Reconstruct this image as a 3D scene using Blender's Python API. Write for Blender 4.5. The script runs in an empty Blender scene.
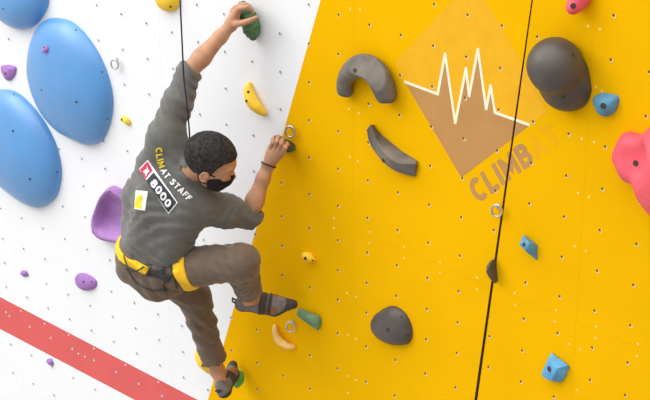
import bpy, bmesh, math
import numpy as np
from mathutils import Vector, Matrix
from mathutils.bvhtree import BVHTree

SC = bpy.context.scene
COL = SC.collection

# ------------------------------------------------------------------ camera, sky, lights, exposure
F_PX, YAW, PITCH, DIST = 2063.35, math.radians(43.1465), math.radians(25.8377), 9.4375
TGT = np.array([-0.0827, 0.0, -0.0108])            # point on the wall the camera looks at
FWD = np.array([-math.sin(YAW) * math.cos(PITCH), math.cos(YAW) * math.cos(PITCH), -math.sin(PITCH)])
RGT = np.array([math.cos(YAW), math.sin(YAW), 0.0])
UPV = np.array([-math.sin(YAW) * math.sin(PITCH), math.cos(YAW) * math.sin(PITCH), math.cos(PITCH)])
CAMP = TGT - FWD * DIST
cd = bpy.data.cameras.new('camera')
cd.sensor_width = 36.0
cd.lens = F_PX * 36.0 / 650.0
cd.clip_end = 200
cam = bpy.data.objects.new('camera', cd)
COL.objects.link(cam)
cam.matrix_world = Matrix(((RGT[0], UPV[0], -FWD[0], CAMP[0]), (RGT[1], UPV[1], -FWD[1], CAMP[1]),
                           (RGT[2], UPV[2], -FWD[2], CAMP[2]), (0, 0, 0, 1)))
SC.camera = cam

w = bpy.data.worlds.new('bright_hall')
SC.world = w
w.use_nodes = True
nt = w.node_tree
bg = nt.nodes['Background']
tc = nt.nodes.new('ShaderNodeTexCoord')
sx = nt.nodes.new('ShaderNodeSeparateXYZ')
mr = nt.nodes.new('ShaderNodeMapRange')
mr.inputs['From Min'].default_value = -0.5
mr.inputs['From Max'].default_value = 1.0
rp = nt.nodes.new('ShaderNodeValToRGB')
rp.color_ramp.elements[0].color = (0.78, 0.76, 0.73, 1)
rp.color_ramp.elements[1].color = (4.4, 4.5, 4.7, 1)
e_ = rp.color_ramp.elements.new(0.60)
e_.color = (0.86, 0.86, 0.87, 1)
nt.links.new(tc.outputs['Generated'], sx.inputs[0])
nt.links.new(sx.outputs['Z'], mr.inputs['Value'])
nt.links.new(mr.outputs[0], rp.inputs[0])
mx = nt.nodes.new('ShaderNodeMapRange')              # windows along the left side of the hall, darker to the right
mx.inputs['From Min'].default_value = -1.0
mx.inputs['From Max'].default_value = 1.0
mx.inputs['To Min'].default_value = 1.40
mx.inputs['To Max'].default_value = 0.55
vm = nt.nodes.new('ShaderNodeVectorMath')
vm.operation = 'SCALE'
nt.links.new(sx.outputs['X'], mx.inputs['Value'])
nt.links.new(rp.outputs[0], vm.inputs[0])
nt.links.new(mx.outputs[0], vm.inputs['Scale'])
nt.links.new(vm.outputs[0], bg.inputs['Color'])
bg.inputs['Strength'].default_value = 0.83


def area(name, loc, target, sx, sy, power, color=(1, 1, 1)):
    l = bpy.data.lights.new(name, 'AREA')
    l.shape = 'RECTANGLE'
    l.size, l.size_y = sx, sy
    l.energy = power
    l.color = color
    o = bpy.data.objects.new(name, l)
    COL.objects.link(o)
    o.location = loc
    o.rotation_euler = (Vector(target) - Vector(loc)).to_track_quat('-Z', 'Y').to_euler()
    return o


area('hall_window', (-7.0, -6.4, 6.2), (-0.3, 0, -0.1), 7.0, 4.6, 470, (1.0, 0.985, 0.96))

SC.view_settings.view_transform = 'Standard'
SC.view_settings.look = 'None'
SC.view_settings.gamma = 1.0
SC.view_settings.use_curve_mapping = False
SC.view_settings.exposure = 0.0


# ------------------------------------------------------------------ helpers
def V3(*a): return np.array(a, float)
def nrm(v): return np.asarray(v, float) / np.linalg.norm(v)


def ray(px, py):
    return nrm(FWD + RGT * ((px - 325.0) / F_PX) - UPV * ((py - 200.0) / F_PX))


def at(px, py, d=0.0):
    """point at distance d in front of the wall face (y = 0) that is seen at this pixel"""
    v = ray(px, py)
    return CAMP + v * ((-d - CAMP[1]) / v[1])


def pix(p):
    q = np.asarray(p) - CAMP
    z = q @ FWD
    return 325 + F_PX * (q @ RGT) / z, 200 - F_PX * (q @ UPV) / z


def rut(r, u, t):
    """direction given as right / up / towards the viewer"""
    return RGT * r + UPV * u - FWD * t


def mat(name, col, rough=0.6, spec=0.3, var=0.06, scale=12.0, bump=0.0, bscale=120.0, metal=0.0, col2=None,
        sheen=0.0, coat=0.0, stretch=None, sss=0.0):
    m = bpy.data.materials.new(name)
    m.use_nodes = True
    t = m.node_tree
    b = t.nodes['Principled BSDF']
    b.inputs['Roughness'].default_value = rough
    b.inputs['Specular IOR Level'].default_value = spec
    b.inputs['Metallic'].default_value = metal
    if sheen: b.inputs['Sheen Weight'].default_value = sheen
    if coat:
        b.inputs['Coat Weight'].default_value = coat
        b.inputs['Coat Roughness'].default_value = 0.42
    co = t.nodes.new('ShaderNodeTexCoord')
    src = co.outputs['Object']
    if stretch:
        mp = t.nodes.new('ShaderNodeMapping')
        mp.inputs['Scale'].default_value = stretch
        t.links.new(src, mp.inputs[0])
        src = mp.outputs[0]
    n = t.nodes.new('ShaderNodeTexNoise')
    n.inputs['Scale'].default_value = scale
    n.inputs['Detail'].default_value = 5
    t.links.new(src, n.inputs['Vector'])
    r = t.nodes.new('ShaderNodeValToRGB')
    c = np.array(col, float)
    lo = np.clip(c * (1 - var), 0, 1)
    hi = np.clip(c * (1 + var), 0, 1) if col2 is None else np.array(col2, float)
    r.color_ramp.elements[0].position = 0.35
    r.color_ramp.elements[1].position = 0.65 if col2 is None else 0.75
    r.color_ramp.elements[0].color = (*lo, 1)
    r.color_ramp.elements[1].color = (*hi, 1)
    t.links.new(n.outputs['Fac'], r.inputs[0])
    t.links.new(r.outputs[0], b.inputs['Base Color'])
    if bump:
        n2 = t.nodes.new('ShaderNodeTexNoise')
        n2.inputs['Scale'].default_value = bscale
        n2.inputs['Detail'].default_value = 4
        t.links.new(src, n2.inputs['Vector'])
        bp = t.nodes.new('ShaderNodeBump')
        bp.inputs['Strength'].default_value = bump
        bp.inputs['Distance'].default_value = 0.004
        t.links.new(n2.outputs['Fac'], bp.inputs['Height'])
        t.links.new(bp.outputs[0], b.inputs['Normal'])
    return m


M = dict(
    white=mat('white_wall_paint', (0.86, 0.862, 0.868), 0.55, 0.25, 0.012, 3, 0.04, 400),
    red=mat('red_stripe_paint', (0.70, 0.112, 0.105), 0.55, 0.25, 0.04, 4, 0.04, 400),
    yellow=mat('yellow_wall_paint', (0.86, 0.455, 0.001), 0.75, 0.02, 0.03, 2.5, 0.05, 400),
    backing=mat('dark_plywood_backing', (0.21, 0.115, 0.045), 0.8, 0.1, 0.2),
    hole=mat('bolt_hole_dark', (0.13, 0.07, 0.035), 0.7, 0.1),
    holegrey=mat('bolt_hole_grey', (0.22, 0.22, 0.24), 0.7, 0.1),
    rimy=mat('hole_rim_lit', (0.93, 0.72, 0.34), 0.7, 0.1),  # paler colour paints the light caught on each hole's lip
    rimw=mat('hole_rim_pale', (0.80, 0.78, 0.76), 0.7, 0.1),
    screw=mat('screw_head_filler', (0.93, 0.66, 0.18), 0.6, 0.2),
    screww=mat('screw_head_filler_white', (0.74, 0.70, 0.66), 0.6, 0.2),
    brown=mat('logo_brown_paint', (0.52, 0.265, 0.085), 0.6, 0.2, 0.06, 5),
    faded=mat('logo_faded_paint', (0.85, 0.435, 0.010), 0.6, 0.2, 0.035, 14),
    fadedtxt=mat('logo_worn_lettering', (0.845, 0.42, 0.010), 0.7, 0.02, 0.03, 20),
    cream=mat('logo_cream_line', (0.97, 0.86, 0.62), 0.6, 0.2, 0.02),
    blue=mat('blue_fibreglass', (0.065, 0.27, 0.60), 0.45, 0.8, 0.05, 6, 0.03, 300, coat=0.8),
    purple=mat('purple_resin', (0.36, 0.17, 0.46), 0.6, 0.3, 0.12, 14, 0.2, 200),
    lilac=mat('lilac_resin', (0.40, 0.20, 0.47), 0.6, 0.35, 0.25, 7, 0.15, 200),
    green=mat('green_resin', (0.085, 0.185, 0.075), 0.65, 0.3, 0.25, 25, 0.3, 200),
    greenl=mat('bright_green_resin', (0.10, 0.34, 0.06), 0.6, 0.3, 0.12, 25, 0.3, 200),
    greeng=mat('grey_green_resin', (0.15, 0.26, 0.14), 0.65, 0.3, 0.25, 30, 0.3, 200),
    olive=mat('olive_resin', (0.07, 0.075, 0.035), 0.65, 0.3, 0.25, 30, 0.3, 200),
    yhold=mat('yellow_resin', (0.90, 0.56, 0.03), 0.55, 0.4, 0.06, 20, 0.2, 200),
    tan=mat('pale_wood_resin', (0.86, 0.53, 0.16), 0.6, 0.3, 0.12, 20, 0.2, 200),
    black=mat('worn_black_resin', (0.068, 0.058, 0.050), 0.45, 0.5, 0.2, 7, 0.15, 260, col2=(0.105, 0.088, 0.072)),
    chalky=mat('chalked_black_resin', (0.075, 0.070, 0.068), 0.6, 0.45, 0.3, 6, 0.35, 200, col2=(0.27, 0.225, 0.175)),
    slate=mat('blue_grey_resin', (0.10, 0.28, 0.42), 0.6, 0.35, 0.15, 25, 0.2, 200),
    sky=mat('sky_blue_resin', (0.11, 0.36, 0.60), 0.6, 0.35, 0.15, 25, 0.2, 200),
    pink=mat('pink_red_resin', (0.82, 0.10, 0.135), 0.5, 0.4, 0.10, 12, 0.15, 200),
    steel=mat('brushed_steel', (0.62, 0.60, 0.58), 0.32, 0.5, 0.05, 40, metal=1.0),
    bolt=mat('dark_bolt_steel', (0.045, 0.035, 0.03), 0.5, 0.4),
    skin=mat('skin', (0.48, 0.245, 0.135), 0.5, 0.35, 0.12, 22, 0.12, 250),
    hair=mat('short_dark_hair', (0.016, 0.013, 0.012), 0.75, 0.25, 0.4, 60, 0.6, 330, col2=(0.055, 0.048, 0.046)),
    shirt=mat('charcoal_grey_jersey', (0.130, 0.125, 0.112), 0.85, 0.15, 0.08, 30, 0.25, 500, sheen=0.25),
    trouser=mat('taupe_cotton_twill', (0.155, 0.110, 0.078), 0.85, 0.15, 0.10, 30, 0.3, 450, sheen=0.2),
    webbing=mat('yellow_webbing', (0.92, 0.54, 0.02), 0.7, 0.2, 0.05, 60, 0.2, 600),
    darkweb=mat('dark_grey_webbing', (0.05, 0.048, 0.05), 0.8, 0.2, 0.1, 60, 0.2, 600),
    loop=mat('gear_loop_plastic', (0.035, 0.035, 0.04), 0.5, 0.3),
    shoe=mat('grey_suede', (0.19, 0.17, 0.155), 0.85, 0.15, 0.15, 40, 0.3, 400),
    shoedark=mat('dark_rubber', (0.060, 0.045, 0.040), 0.6, 0.3, 0.1, 40),
    shoeo=mat('rust_suede', (0.36, 0.11, 0.03), 0.85, 0.15, 0.12, 40),
    rubber=mat('grey_rubber_heel', (0.16, 0.15, 0.16), 0.6, 0.3, 0.1, 40),
    mask=mat('black_face_mask', (0.018, 0.016, 0.02), 0.8, 0.2, 0.1, 40),
    whiteprint=mat('white_print', (0.85, 0.85, 0.83), 0.7, 0.2, 0.02),
    yellowprint=mat('yellow_print', (0.85, 0.62, 0.03), 0.7, 0.2, 0.02),
    redprint=mat('crimson_print', (0.62, 0.055, 0.12), 0.7, 0.2, 0.04),
    darkprint=mat('dark_print', (0.05, 0.045, 0.055), 0.7, 0.2, 0.04),
    navy=mat('navy_rope_sheath', (0.030, 0.026, 0.055), 0.8, 0.2, 0.3, 300),
    eye=mat('eye_white', (0.75, 0.72, 0.68), 0.3, 0.5, 0.02),
    iris=mat('dark_iris', (0.04, 0.02, 0.01), 0.3, 0.5, 0.02),
)


def tag(o, label=None, cat=None, group=None, kind=None):
    if label: o['label'] = label
    if cat: o['category'] = cat
    if group: o['group'] = group
    if kind: o['kind'] = kind
    return o


ORG = {}


def link_mesh(name, verts, faces, materials, parent=None, smooth=True, fmat=None, origin=None, autosharp=None):
    """one mesh object; verts are world coordinates"""
    verts = np.asarray(verts, float)
    if parent is not None:
        org = ORG[parent.name]
    else:
        org = np.array(origin if origin is not None else verts.mean(0), float)
    me = bpy.data.meshes.new(name)
    me.from_pydata((verts - org).tolist(), [], [list(map(int, f)) for f in faces])
    if not isinstance(materials, (list, tuple)): materials = [materials]
    for m in materials: me.materials.append(m)
    if fmat is not None: me.polygons.foreach_set('material_index', np.asarray(fmat, dtype=np.int32))
    me.polygons.foreach_set('use_smooth', np.full(len(me.polygons), bool(smooth)))
    me.update()
    o = bpy.data.objects.new(name, me)
    COL.objects.link(o)
    ORG[o.name] = org
    if parent is not None:
        o.parent = parent
    else:
        o.location = org
    if autosharp: me.set_sharp_from_angle(angle=math.radians(autosharp))
    return o


def empty(name, loc):
    o = bpy.data.objects.new(name, None)
    COL.objects.link(o)
    o.location = loc
    o.empty_display_size = 0.05
    ORG[o.name] = np.array(loc, float)
    return o


class MB:
    """collects simple shapes for one mesh"""
    def __init__(s): s.v, s.f, s.m = [], [], []

    def add(s, v, f, m=0):
        n = len(s.v)
        s.v += [tuple(p) for p in v]
        s.f += [[i + n for i in q] for q in f]
        s.m += [m] * len(f)

    def disc(s, c, r, nrm_, n=10, m=0, h=0.0, inner=0.0):
        a, b = basis(nrm_)
        c = np.asarray(c, float)
        t = [2 * math.pi * i / n for i in range(n)]
        out = [c + (a * math.cos(x) + b * math.sin(x)) * r for x in t]
        if inner:
            inn = [c + (a * math.cos(x) + b * math.sin(x)) * inner + nrm(nrm_) * h for x in t]
            s.add(out + inn, [[i, (i + 1) % n, n + (i + 1) % n, n + i] for i in range(n)], m)
        else:
            s.add(out, [list(range(n))], m)

    def cyl(s, c, ax, r, h, n=12, m=0, r2=None):
        a, b = basis(ax)
        ax = nrm(ax)
        c = np.asarray(c, float)
        r2 = r if r2 is None else r2
        t = [2 * math.pi * i / n for i in range(n)]
        lo = [c + (a * math.cos(x) + b * math.sin(x)) * r for x in t]
        hi = [c + ax * h + (a * math.cos(x) + b * math.sin(x)) * r2 for x in t]
        s.add(lo + hi, [[i, (i + 1) % n, n + (i + 1) % n, n + i] for i in range(n)] + [list(range(n - 1, -1, -1)),
              list(range(n, 2 * n))], m)

    def tube(s, pts, r, n=8, m=0, closed=False):
        P = [np.asarray(p, float) for p in pts]
        k = len(P)
        rr = r if hasattr(r, '__len__') else [r] * k
        tg = []
        for i in range(k):
            a = P[(i - 1) % k] if (closed or i > 0) else P[i]
            b = P[(i + 1) % k] if (closed or i < k - 1) else P[i]
            tg.append(nrm(b - a))
        u, _ = basis(tg[0])
        v, f = [], []
        for i in range(k):
            u = nrm(u - tg[i] * (u @ tg[i]))
            w_ = np.cross(tg[i], u)
            v += [P[i] + (u * math.cos(2 * math.pi * j / n) + w_ * math.sin(2 * math.pi * j / n)) * rr[i] for j in range(n)]
        for i in range(k if closed else k - 1):
            i2 = (i + 1) % k
            f += [[i * n + j, i * n + (j + 1) % n, i2 * n + (j + 1) % n, i2 * n + j] for j in range(n)]
        if not closed:
            f += [list(range(n - 1, -1, -1)), list(range((k - 1) * n, k * n))]
        s.add(v, f, m)

    def build(s, name, mats, parent=None, smooth=True, origin=None, autosharp=40):
        return link_mesh(name, s.v, s.f, mats, parent, smooth, s.m, origin, autosharp)


def basis(n):
    n = nrm(n)
    a = np.cross(n, (0, 0, 1.0)) if abs(n[2]) < 0.9 else np.cross(n, (1.0, 0, 0))
    a = nrm(a)
    return a, np.cross(n, a)


def spline(pts, n, closed=True):
    P = np.asarray(pts, float)
    k = len(P)
    out = []
    segs = k if closed else k - 1
    for i in range(segs):
        if closed:
            p0, p1, p2, p3 = P[(i - 1) % k], P[i], P[(i + 1) % k], P[(i + 2) % k]
        else:
            p0, p1, p2, p3 = P[max(i - 1, 0)], P[i], P[i + 1], P[min(i + 2, k - 1)]
        for j in range(n):
            t = j / n
            out.append(0.5 * (2 * p1 + (p2 - p0) * t + (2 * p0 - 5 * p1 + 4 * p2 - p3) * t * t + (3 * p1 - p0 - 3 * p2 + p3) * t ** 3))
    if not closed: out.append(P[-1])
    return np.array(out)


# ------------------------------------------------------------------ volume modelling (organic shapes)
class Field:
    def __init__(s, lo, hi, h):
        s.lo = np.asarray(lo, float) - 3 * h
        s.h = h
        s.n = np.ceil((np.asarray(hi, float) + 3 * h - s.lo) / h).astype(int) + 1
        s.a = np.full(s.n, 1.0, np.float32)
        s.ax = [(s.lo[i] + h * np.arange(s.n[i])).astype(np.float32) for i in range(3)]

    def block(s, lo, hi):
        i0 = np.clip(np.floor((np.asarray(lo) - s.lo) / s.h).astype(int), 0, s.n)
        i1 = np.clip(np.ceil((np.asarray(hi) - s.lo) / s.h).astype(int) + 1, 0, s.n)
        sl = tuple(slice(a, b) for a, b in zip(i0, i1))
        return sl, s.ax[0][sl[0]][:, None, None], s.ax[1][sl[1]][None, :, None], s.ax[2][sl[2]][None, None, :]

    def full(s):
        return s.ax[0][:, None, None], s.ax[1][None, :, None], s.ax[2][None, None, :]

    def put(s, prim, k=0.02, off=0.0):
        f, lo, hi = prim
        m = k + abs(off) + 4 * s.h
        sl, x, y, z = s.block(lo - m, hi + m)
        cur = s.a[sl]
        if cur.size == 0: return s
        d = f(x, y, z) - off
        if k > 0:
            t = np.clip(0.5 + 0.5 * (cur - d) / k, 0, 1)
            s.a[sl] = cur + (d - cur) * t - k * t * (1 - t)
        else:
            s.a[sl] = np.minimum(cur, d)
        return s

    def carve(s, prim, k=0.0):
        f, lo, hi = prim
        m = k + 4 * s.h
        sl, x, y, z = s.block(lo - m, hi + m)
        cur = s.a[sl]
        if cur.size == 0: return s
        d = -f(x, y, z)
        if k > 0:
            t = np.clip(0.5 - 0.5 * (cur - d) / k, 0, 1)
            s.a[sl] = cur + (d - cur) * t + k * t * (1 - t)
        else:
            s.a[sl] = np.maximum(cur, d)
        return s

    def plane(s, p, n, k=0.0):
        """keep only the side of plane opposite to n"""
        n = nrm(n)
        x, y, z = s.full()
        d = ((x - p[0]) * n[0] + (y - p[1]) * n[1] + (z - p[2]) * n[2]).astype(np.float32)
        if k > 0:
            t = np.clip(0.5 - 0.5 * (s.a - d) / k, 0, 1)
            s.a = s.a + (d - s.a) * t + k * t * (1 - t)
        else:
            s.a = np.maximum(s.a, d)
        return s

    def wrinkle(s, amp, fn):
        m = np.abs(s.a) < 0.03
        i = np.nonzero(m)
        s.a[i] += amp * fn(s.ax[0][i[0]], s.ax[1][i[1]], s.ax[2][i[2]])
        return s

    def mesh(s):
        a = s.a
        a[0], a[-1], a[:, 0], a[:, -1], a[:, :, 0], a[:, :, -1] = [1.0] * 6
        ins = a < 0
        c = np.zeros(np.array(a.shape) - 1, np.int8)
        for dx in (0, 1):
            for dy in (0, 1):
                for dz in (0, 1):
                    c += ins[dx:a.shape[0] - 1 + dx, dy:a.shape[1] - 1 + dy, dz:a.shape[2] - 1 + dz]
        cells = np.argwhere((c > 0) & (c < 8))
        idx = np.full(c.shape, -1, np.int64)
        idx[tuple(cells.T)] = np.arange(len(cells))
        acc = np.zeros((len(cells), 3))
        cnt = np.zeros(len(cells))
        corners = [(x, y, z) for x in (0, 1) for y in (0, 1) for z in (0, 1)]
        val = {k: a[tuple((cells + k).T)].astype(float) for k in corners}
        for k in corners:
            for axis in range(3):
                if k[axis] == 0:
                    k2 = list(k); k2[axis] = 1; k2 = tuple(k2)
                    va, vb = val[k], val[k2]
                    cr = (va < 0) != (vb < 0)
                    t = np.where(cr, va / np.where(cr, va - vb, 1), 0)
                    p = np.tile(np.array(k, float), (len(cells), 1))
                    p[:, axis] += t
                    acc += p * cr[:, None]
                    cnt += cr
        v = s.lo + (cells + acc / cnt[:, None]) * s.h
        faces = []
        for axis in range(3):
            sl0 = [slice(None)] * 3; sl1 = [slice(None)] * 3
            sl0[axis] = slice(0, -1); sl1[axis] = slice(1, None)
            A, B = ins[tuple(sl0)], ins[tuple(sl1)]
            e = np.argwhere(A != B)
            if not len(e): continue
            o1, o2 = [i for i in range(3) if i != axis]
            ok = (e[:, o1] > 0) & (e[:, o2] > 0) & (e[:, o1] < a.shape[o1] - 1) & (e[:, o2] < a.shape[o2] - 1)
            e = e[ok]
            q = []
            for d1, d2 in ((1, 1), (0, 1), (0, 0), (1, 0)):
                g = e.copy()
                g[:, o1] -= d1; g[:, o2] -= d2
                q.append(idx[tuple(g.T)])
            q = np.stack(q, 1)
            flip = A[tuple(e.T)]
            if axis == 1: flip = ~flip
            q[~flip] = q[~flip][:, ::-1]
            faces.append(q)
        return v, np.concatenate(faces)

    def build(s, name, m, parent=None, smooth_it=2, origin=None):
        v, f = s.mesh()
        # light relaxation of the grid pattern
        for _ in range(smooth_it):
            acc = np.zeros_like(v); cnt = np.zeros(len(v))
            for i in range(4):
                a_, b_ = f[:, i], f[:, (i + 1) % 4]
                for j in range(3):
                    acc[:, j] += np.bincount(a_, v[b_, j], len(v)) + np.bincount(b_, v[a_, j], len(v))
                cnt += np.bincount(a_, minlength=len(v)) + np.bincount(b_, minlength=len(v))
            v = v * 0.5 + 0.5 * acc / np.maximum(cnt, 1)[:, None]
        return link_mesh(name, v, f, m, parent, True, None, origin)


def cone(a, b, r1, r2=None):
    """tapered capsule"""
    a = np.asarray(a, float); b = np.asarray(b, float)
    r2 = r1 if r2 is None else r2
    ba = b - a
    L2 = max(ba @ ba, 1e-10)

    def f(x, y, z):
        px, py, pz = x - a[0], y - a[1], z - a[2]
        t = np.clip((px * ba[0] + py * ba[1] + pz * ba[2]) / L2, 0, 1)
        return np.sqrt((px - ba[0] * t) ** 2 + (py - ba[1] * t) ** 2 + (pz - ba[2] * t) ** 2) - (r1 + (r2 - r1) * t)
    m = max(r1, r2)
    return f, np.minimum(a, b) - m, np.maximum(a, b) + m


def ell(c, ax, rad):
    """ellipsoid with orthonormal axes ax (3 rows)"""
    c = np.asarray(c, float); ax = [nrm(v) for v in ax]

    def f(x, y, z):
        p = [x - c[0], y - c[1], z - c[2]]
        q = [(p[0] * v[0] + p[1] * v[1] + p[2] * v[2]) for v in ax]
        k0 = np.sqrt(sum((q[i] / rad[i]) ** 2 for i in range(3)))
        k1 = np.sqrt(sum((q[i] / rad[i] ** 2) ** 2 for i in range(3))) + 1e-9
        return k0 * (k0 - 1) / k1
    m = max(rad)
    return f, c - m, c + m


def chain(F, pts, rad, k=0.012, off=0.0):
    for i in range(len(pts) - 1):
        F.put(cone(pts[i], pts[i + 1], rad[i], rad[i + 1]), k, off)
    return F


def bvh_of(*objs):
    vs, fs = [], []
    for o in objs:
        n = len(vs)
        mw = ORG[o.name]
        vs += [Vector(v.co) + Vector(mw) for v in o.data.vertices]
        fs += [[i + n for i in p.vertices] for p in o.data.polygons]
    return BVHTree.FromPolygons(vs, fs)


def cast(bvh, px, py):
    h = bvh.ray_cast(Vector(CAMP), Vector(ray(px, py)))
    if h[0] is None: return None, None
    return np.array(h[0]), np.array(h[1])


def bolt(hold, bvh, px, py, r=0.006, name='bolt', m=None):
    p, n = cast(bvh, px, py)
    if p is None: return
    if n @ FWD > 0: n = -n
    b = MB()
    b.cyl(p - n * 0.004, n, r * 1.15, 0.0055, 12)
    b.build(name, M['bolt'] if m is None else m, hold)


# ------------------------------------------------------------------ the wall
U = 0.18
ROWV = dict(zip(range(-2, 14), [7.130, 6.108, 5.081, 4.056, 3.025, 1.996, 0.965, -0.067, -1.040, -1.906, -2.770, -3.761, -4.822, -5.853, -6.696, -7.538]))
ROWV.update({14: -8.53, 15: -9.59, 16: -10.62, -3: 8.15, -4: 9.17})
RECT = [(-3.4, -2.9), (2.9, -2.9), (2.9, 2.6), (-3.4, 2.6)]


def wl(p, q):
    """oriented line on the wall through two pixels: (normal, offset), positive to its right (seen from the room)"""
    a, b = at(*p), at(*q)
    a, b = np.array([a[0], a[2]]), np.array([b[0], b[2]])
    d = nrm(b - a)
    n = np.array([-d[1], d[0]])           # downward direction a->b : n points to +x
    return n, n @ a


def clip(poly, n, c, keep=1):
    out = []
    for i in range(len(poly)):
        a, b = np.array(poly[i]), np.array(poly[(i + 1) % len(poly)])
        da, db = keep * (n @ a - c), keep * (n @ b - c)
        if da >= 0: out.append(tuple(a))
        if (da > 0) != (db > 0) and abs(da - db) > 1e-12:
            out.append(tuple(a + (b - a) * da / (da - db)))
    return out


PAINT = wl((320.5, 0), (208, 400))
GAPL = wl((531.5, 0), (474.3, 400))
GAPR = wl((532.9, 0), (477.3, 400))
RED1 = wl((0, 297), (195, 398.5))
RED2 = wl((0, 329), (131, 398))
XS = [-13.5, -6.5, 0.5, 7.5, 14.5]
ZS = [0.5 * (ROWV[5] + ROWV[6]) * U, 0.5 * (ROWV[12] + ROWV[13]) * U - 0.09, 7.62 * U]


def panels(region, gap):
    pcs = [region]
    for x in XS:
        nx = []
        for p in pcs:
            for k in (1, -1):
                q = clip(p, np.array([1.0, 0]), x * U + k * gap / 2, k)
                if len(q) > 2: nx.append(q)
        pcs = nx
    for zz in ZS:
        nx = []
        for p in pcs:
            for k in (1, -1):
                q = clip(p, np.array([0, 1.0]), zz + k * gap / 2, k)
                if len(q) > 2: nx.append(q)
        pcs = nx
    return pcs


def slab(mb, poly, m, edge=None):
    n = len(poly)
    v = [(x, 0, z) for x, z in poly] + [(x, 0.02, z) for x, z in poly]
    mb.add(v, [list(range(n)), list(range(2 * n - 1, n - 1, -1))], m)
    for i in range(n):
        j = (i + 1) % n
        cutedge = any(max(abs(side(g, *poly[i])), abs(side(g, *poly[j]))) < 1e-5 for g in (GAPL, GAPR))
        mb.add([v[i], v[n + i], v[n + j], v[j]], [[0, 1, 2, 3]], edge if edge is not None and cutedge else m)


def side(line, x, z): return line[0] @ np.array([x, z]) - line[1]


mbw, mby, mbr = MB(), MB(), MB()
wreg = clip(RECT, *PAINT, -1)
for p in panels(clip(wreg, *RED1, 1), 0.0006): slab(mbw, p, 0)
for p in panels(clip(clip(wreg, *RED1, -1), *RED2, 1), 0.0006): slab(mbw, p, 1)
for p in panels(clip(wreg, *RED2, -1), 0.0006): slab(mbw, p, 0)
for p in panels(clip(clip(RECT, *PAINT, 1), *GAPL, -1), 0.0005): slab(mby, p, 0, 4)
for p in panels(clip(RECT, *GAPR, 1), 0.0005): slab(mbr, p, 0, 4)
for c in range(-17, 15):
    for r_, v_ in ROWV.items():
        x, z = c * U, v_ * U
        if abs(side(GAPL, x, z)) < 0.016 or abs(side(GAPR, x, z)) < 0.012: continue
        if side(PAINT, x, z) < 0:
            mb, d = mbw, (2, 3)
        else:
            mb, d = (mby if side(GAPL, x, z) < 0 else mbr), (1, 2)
        mb.disc((x + 0.0034, -0.0011, z - 0.0034), 0.0085, (0, -1, 0), 12, d[1], 0.0006, 0.0035)  # ring offset down-right, painted in for the lit lower lip of the hole
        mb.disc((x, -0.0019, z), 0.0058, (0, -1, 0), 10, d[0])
SCREWS = [(588, 26), (600, 29), (596, 87), (602, 91), (582, 139), (594, 142), (578, 193), (589, 197), (575, 246), (586, 251),
          (569, 344), (580, 349), (577, 390), (348, 335), (356, 339), (347.5, 376), (356, 380), (348, 393), (370, 232), (369.5, 243),
          (404.5, 247), (404, 258), (440, 262), (440, 273), (477, 277.5), (477, 289), (515, 293), (515.5, 305), (350, 9), (360, 9.5),
          (349, 109), (359, 113), (350, 157), (358, 161), (334, 218), (334, 228), (347, 293), (356, 297), (596, 326.5), (595.5, 338),
          (638, 344), (637, 356), (556, 310), (555, 321.5)]
for px, py in SCREWS:
    p = at(px, py)
    (mby if side(GAPL, p[0], p[2]) < 0 else mbr).disc((p[0], -0.0006, p[2]), 0.0062, (0, -1, 0), 8, 3)
for px, py in [(58, 2.5), (65, 5), (155, 37), (157, 84), (163, 40), (164.5, 87), (67, 168.5), (74, 171.5), (72.5, 245), (78.5, 247.5), (76, 318), (54, 311), (114, 126), (114.5, 136.5), (237, 178), (238, 188), (32, 23), (80.5, 388), (173, 330), (175, 368)]:
    p = at(px, py)
    mbw.disc((p[0], -0.0006, p[2]), 0.0048, (0, -1, 0), 8, 3)
for px, py in [(21, 311), (44.5, 323.5), (68.5, 335), (94, 348.5), (125.5, 365), (158.5, 382), (78.5, 353.5), (85, 356.5), (6, 312)]:
    p = at(px, py)
    mbw.disc((p[0], -0.0006, p[2]), 0.0058, (0, -1, 0), 8, 3)
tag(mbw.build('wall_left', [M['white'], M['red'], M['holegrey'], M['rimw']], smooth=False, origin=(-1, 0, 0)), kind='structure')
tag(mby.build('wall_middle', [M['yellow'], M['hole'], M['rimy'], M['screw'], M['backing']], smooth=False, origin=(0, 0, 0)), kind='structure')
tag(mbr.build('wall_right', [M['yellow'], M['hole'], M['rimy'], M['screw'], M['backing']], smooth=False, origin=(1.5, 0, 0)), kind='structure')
b = MB()
b.add([(-3.4, 0.045, -2.9), (2.9, 0.045, -2.9), (2.9, 0.045, 2.6), (-3.4, 0.045, 2.6), (-3.4, 0.1, -2.9), (2.9, 0.1, -2.9), (2.9, 0.1, 2.6), (-3.4, 0.1, 2.6)],
      [[0, 1, 2, 3], [7, 6, 5, 4], [0, 4, 5, 1], [1, 5, 6, 2], [2, 6, 7, 3], [3, 7, 4, 0]])
tag(b.build('wall_back', M['backing'], smooth=False), kind='structure')


# ------------------------------------------------------------------ painted logo and lettering on the wall
def flat_paint(name, polys, m, parent, y, stagger=None):
    """thin paint film on the wall, cut at the gap between the panels; polys are lists of wall (x, z)"""
    b = MB()
    for i_, p in enumerate(polys):
        for line, keep in ((GAPL, -1), (GAPR, 1)):
            q = clip(p, *line, keep)
            if len(q) > 2: b.add([(x, y - 0.00003 * (stagger[i_] if stagger is not None else 0), z) for x, z in q], [list(range(len(q)))])
    return b.build(name, m, parent, smooth=False)


def xz(px, py):
    p = at(px, py)
    return (p[0], p[2])


def arc(cx, cy, rx, ry, a0, a1, n=18):
    return [(cx + rx * math.cos(math.radians(a0 + (a1 - a0) * i / n)), cy + ry * math.sin(math.radians(a0 + (a1 - a0) * i / n))) for i in range(n + 1)]


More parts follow.
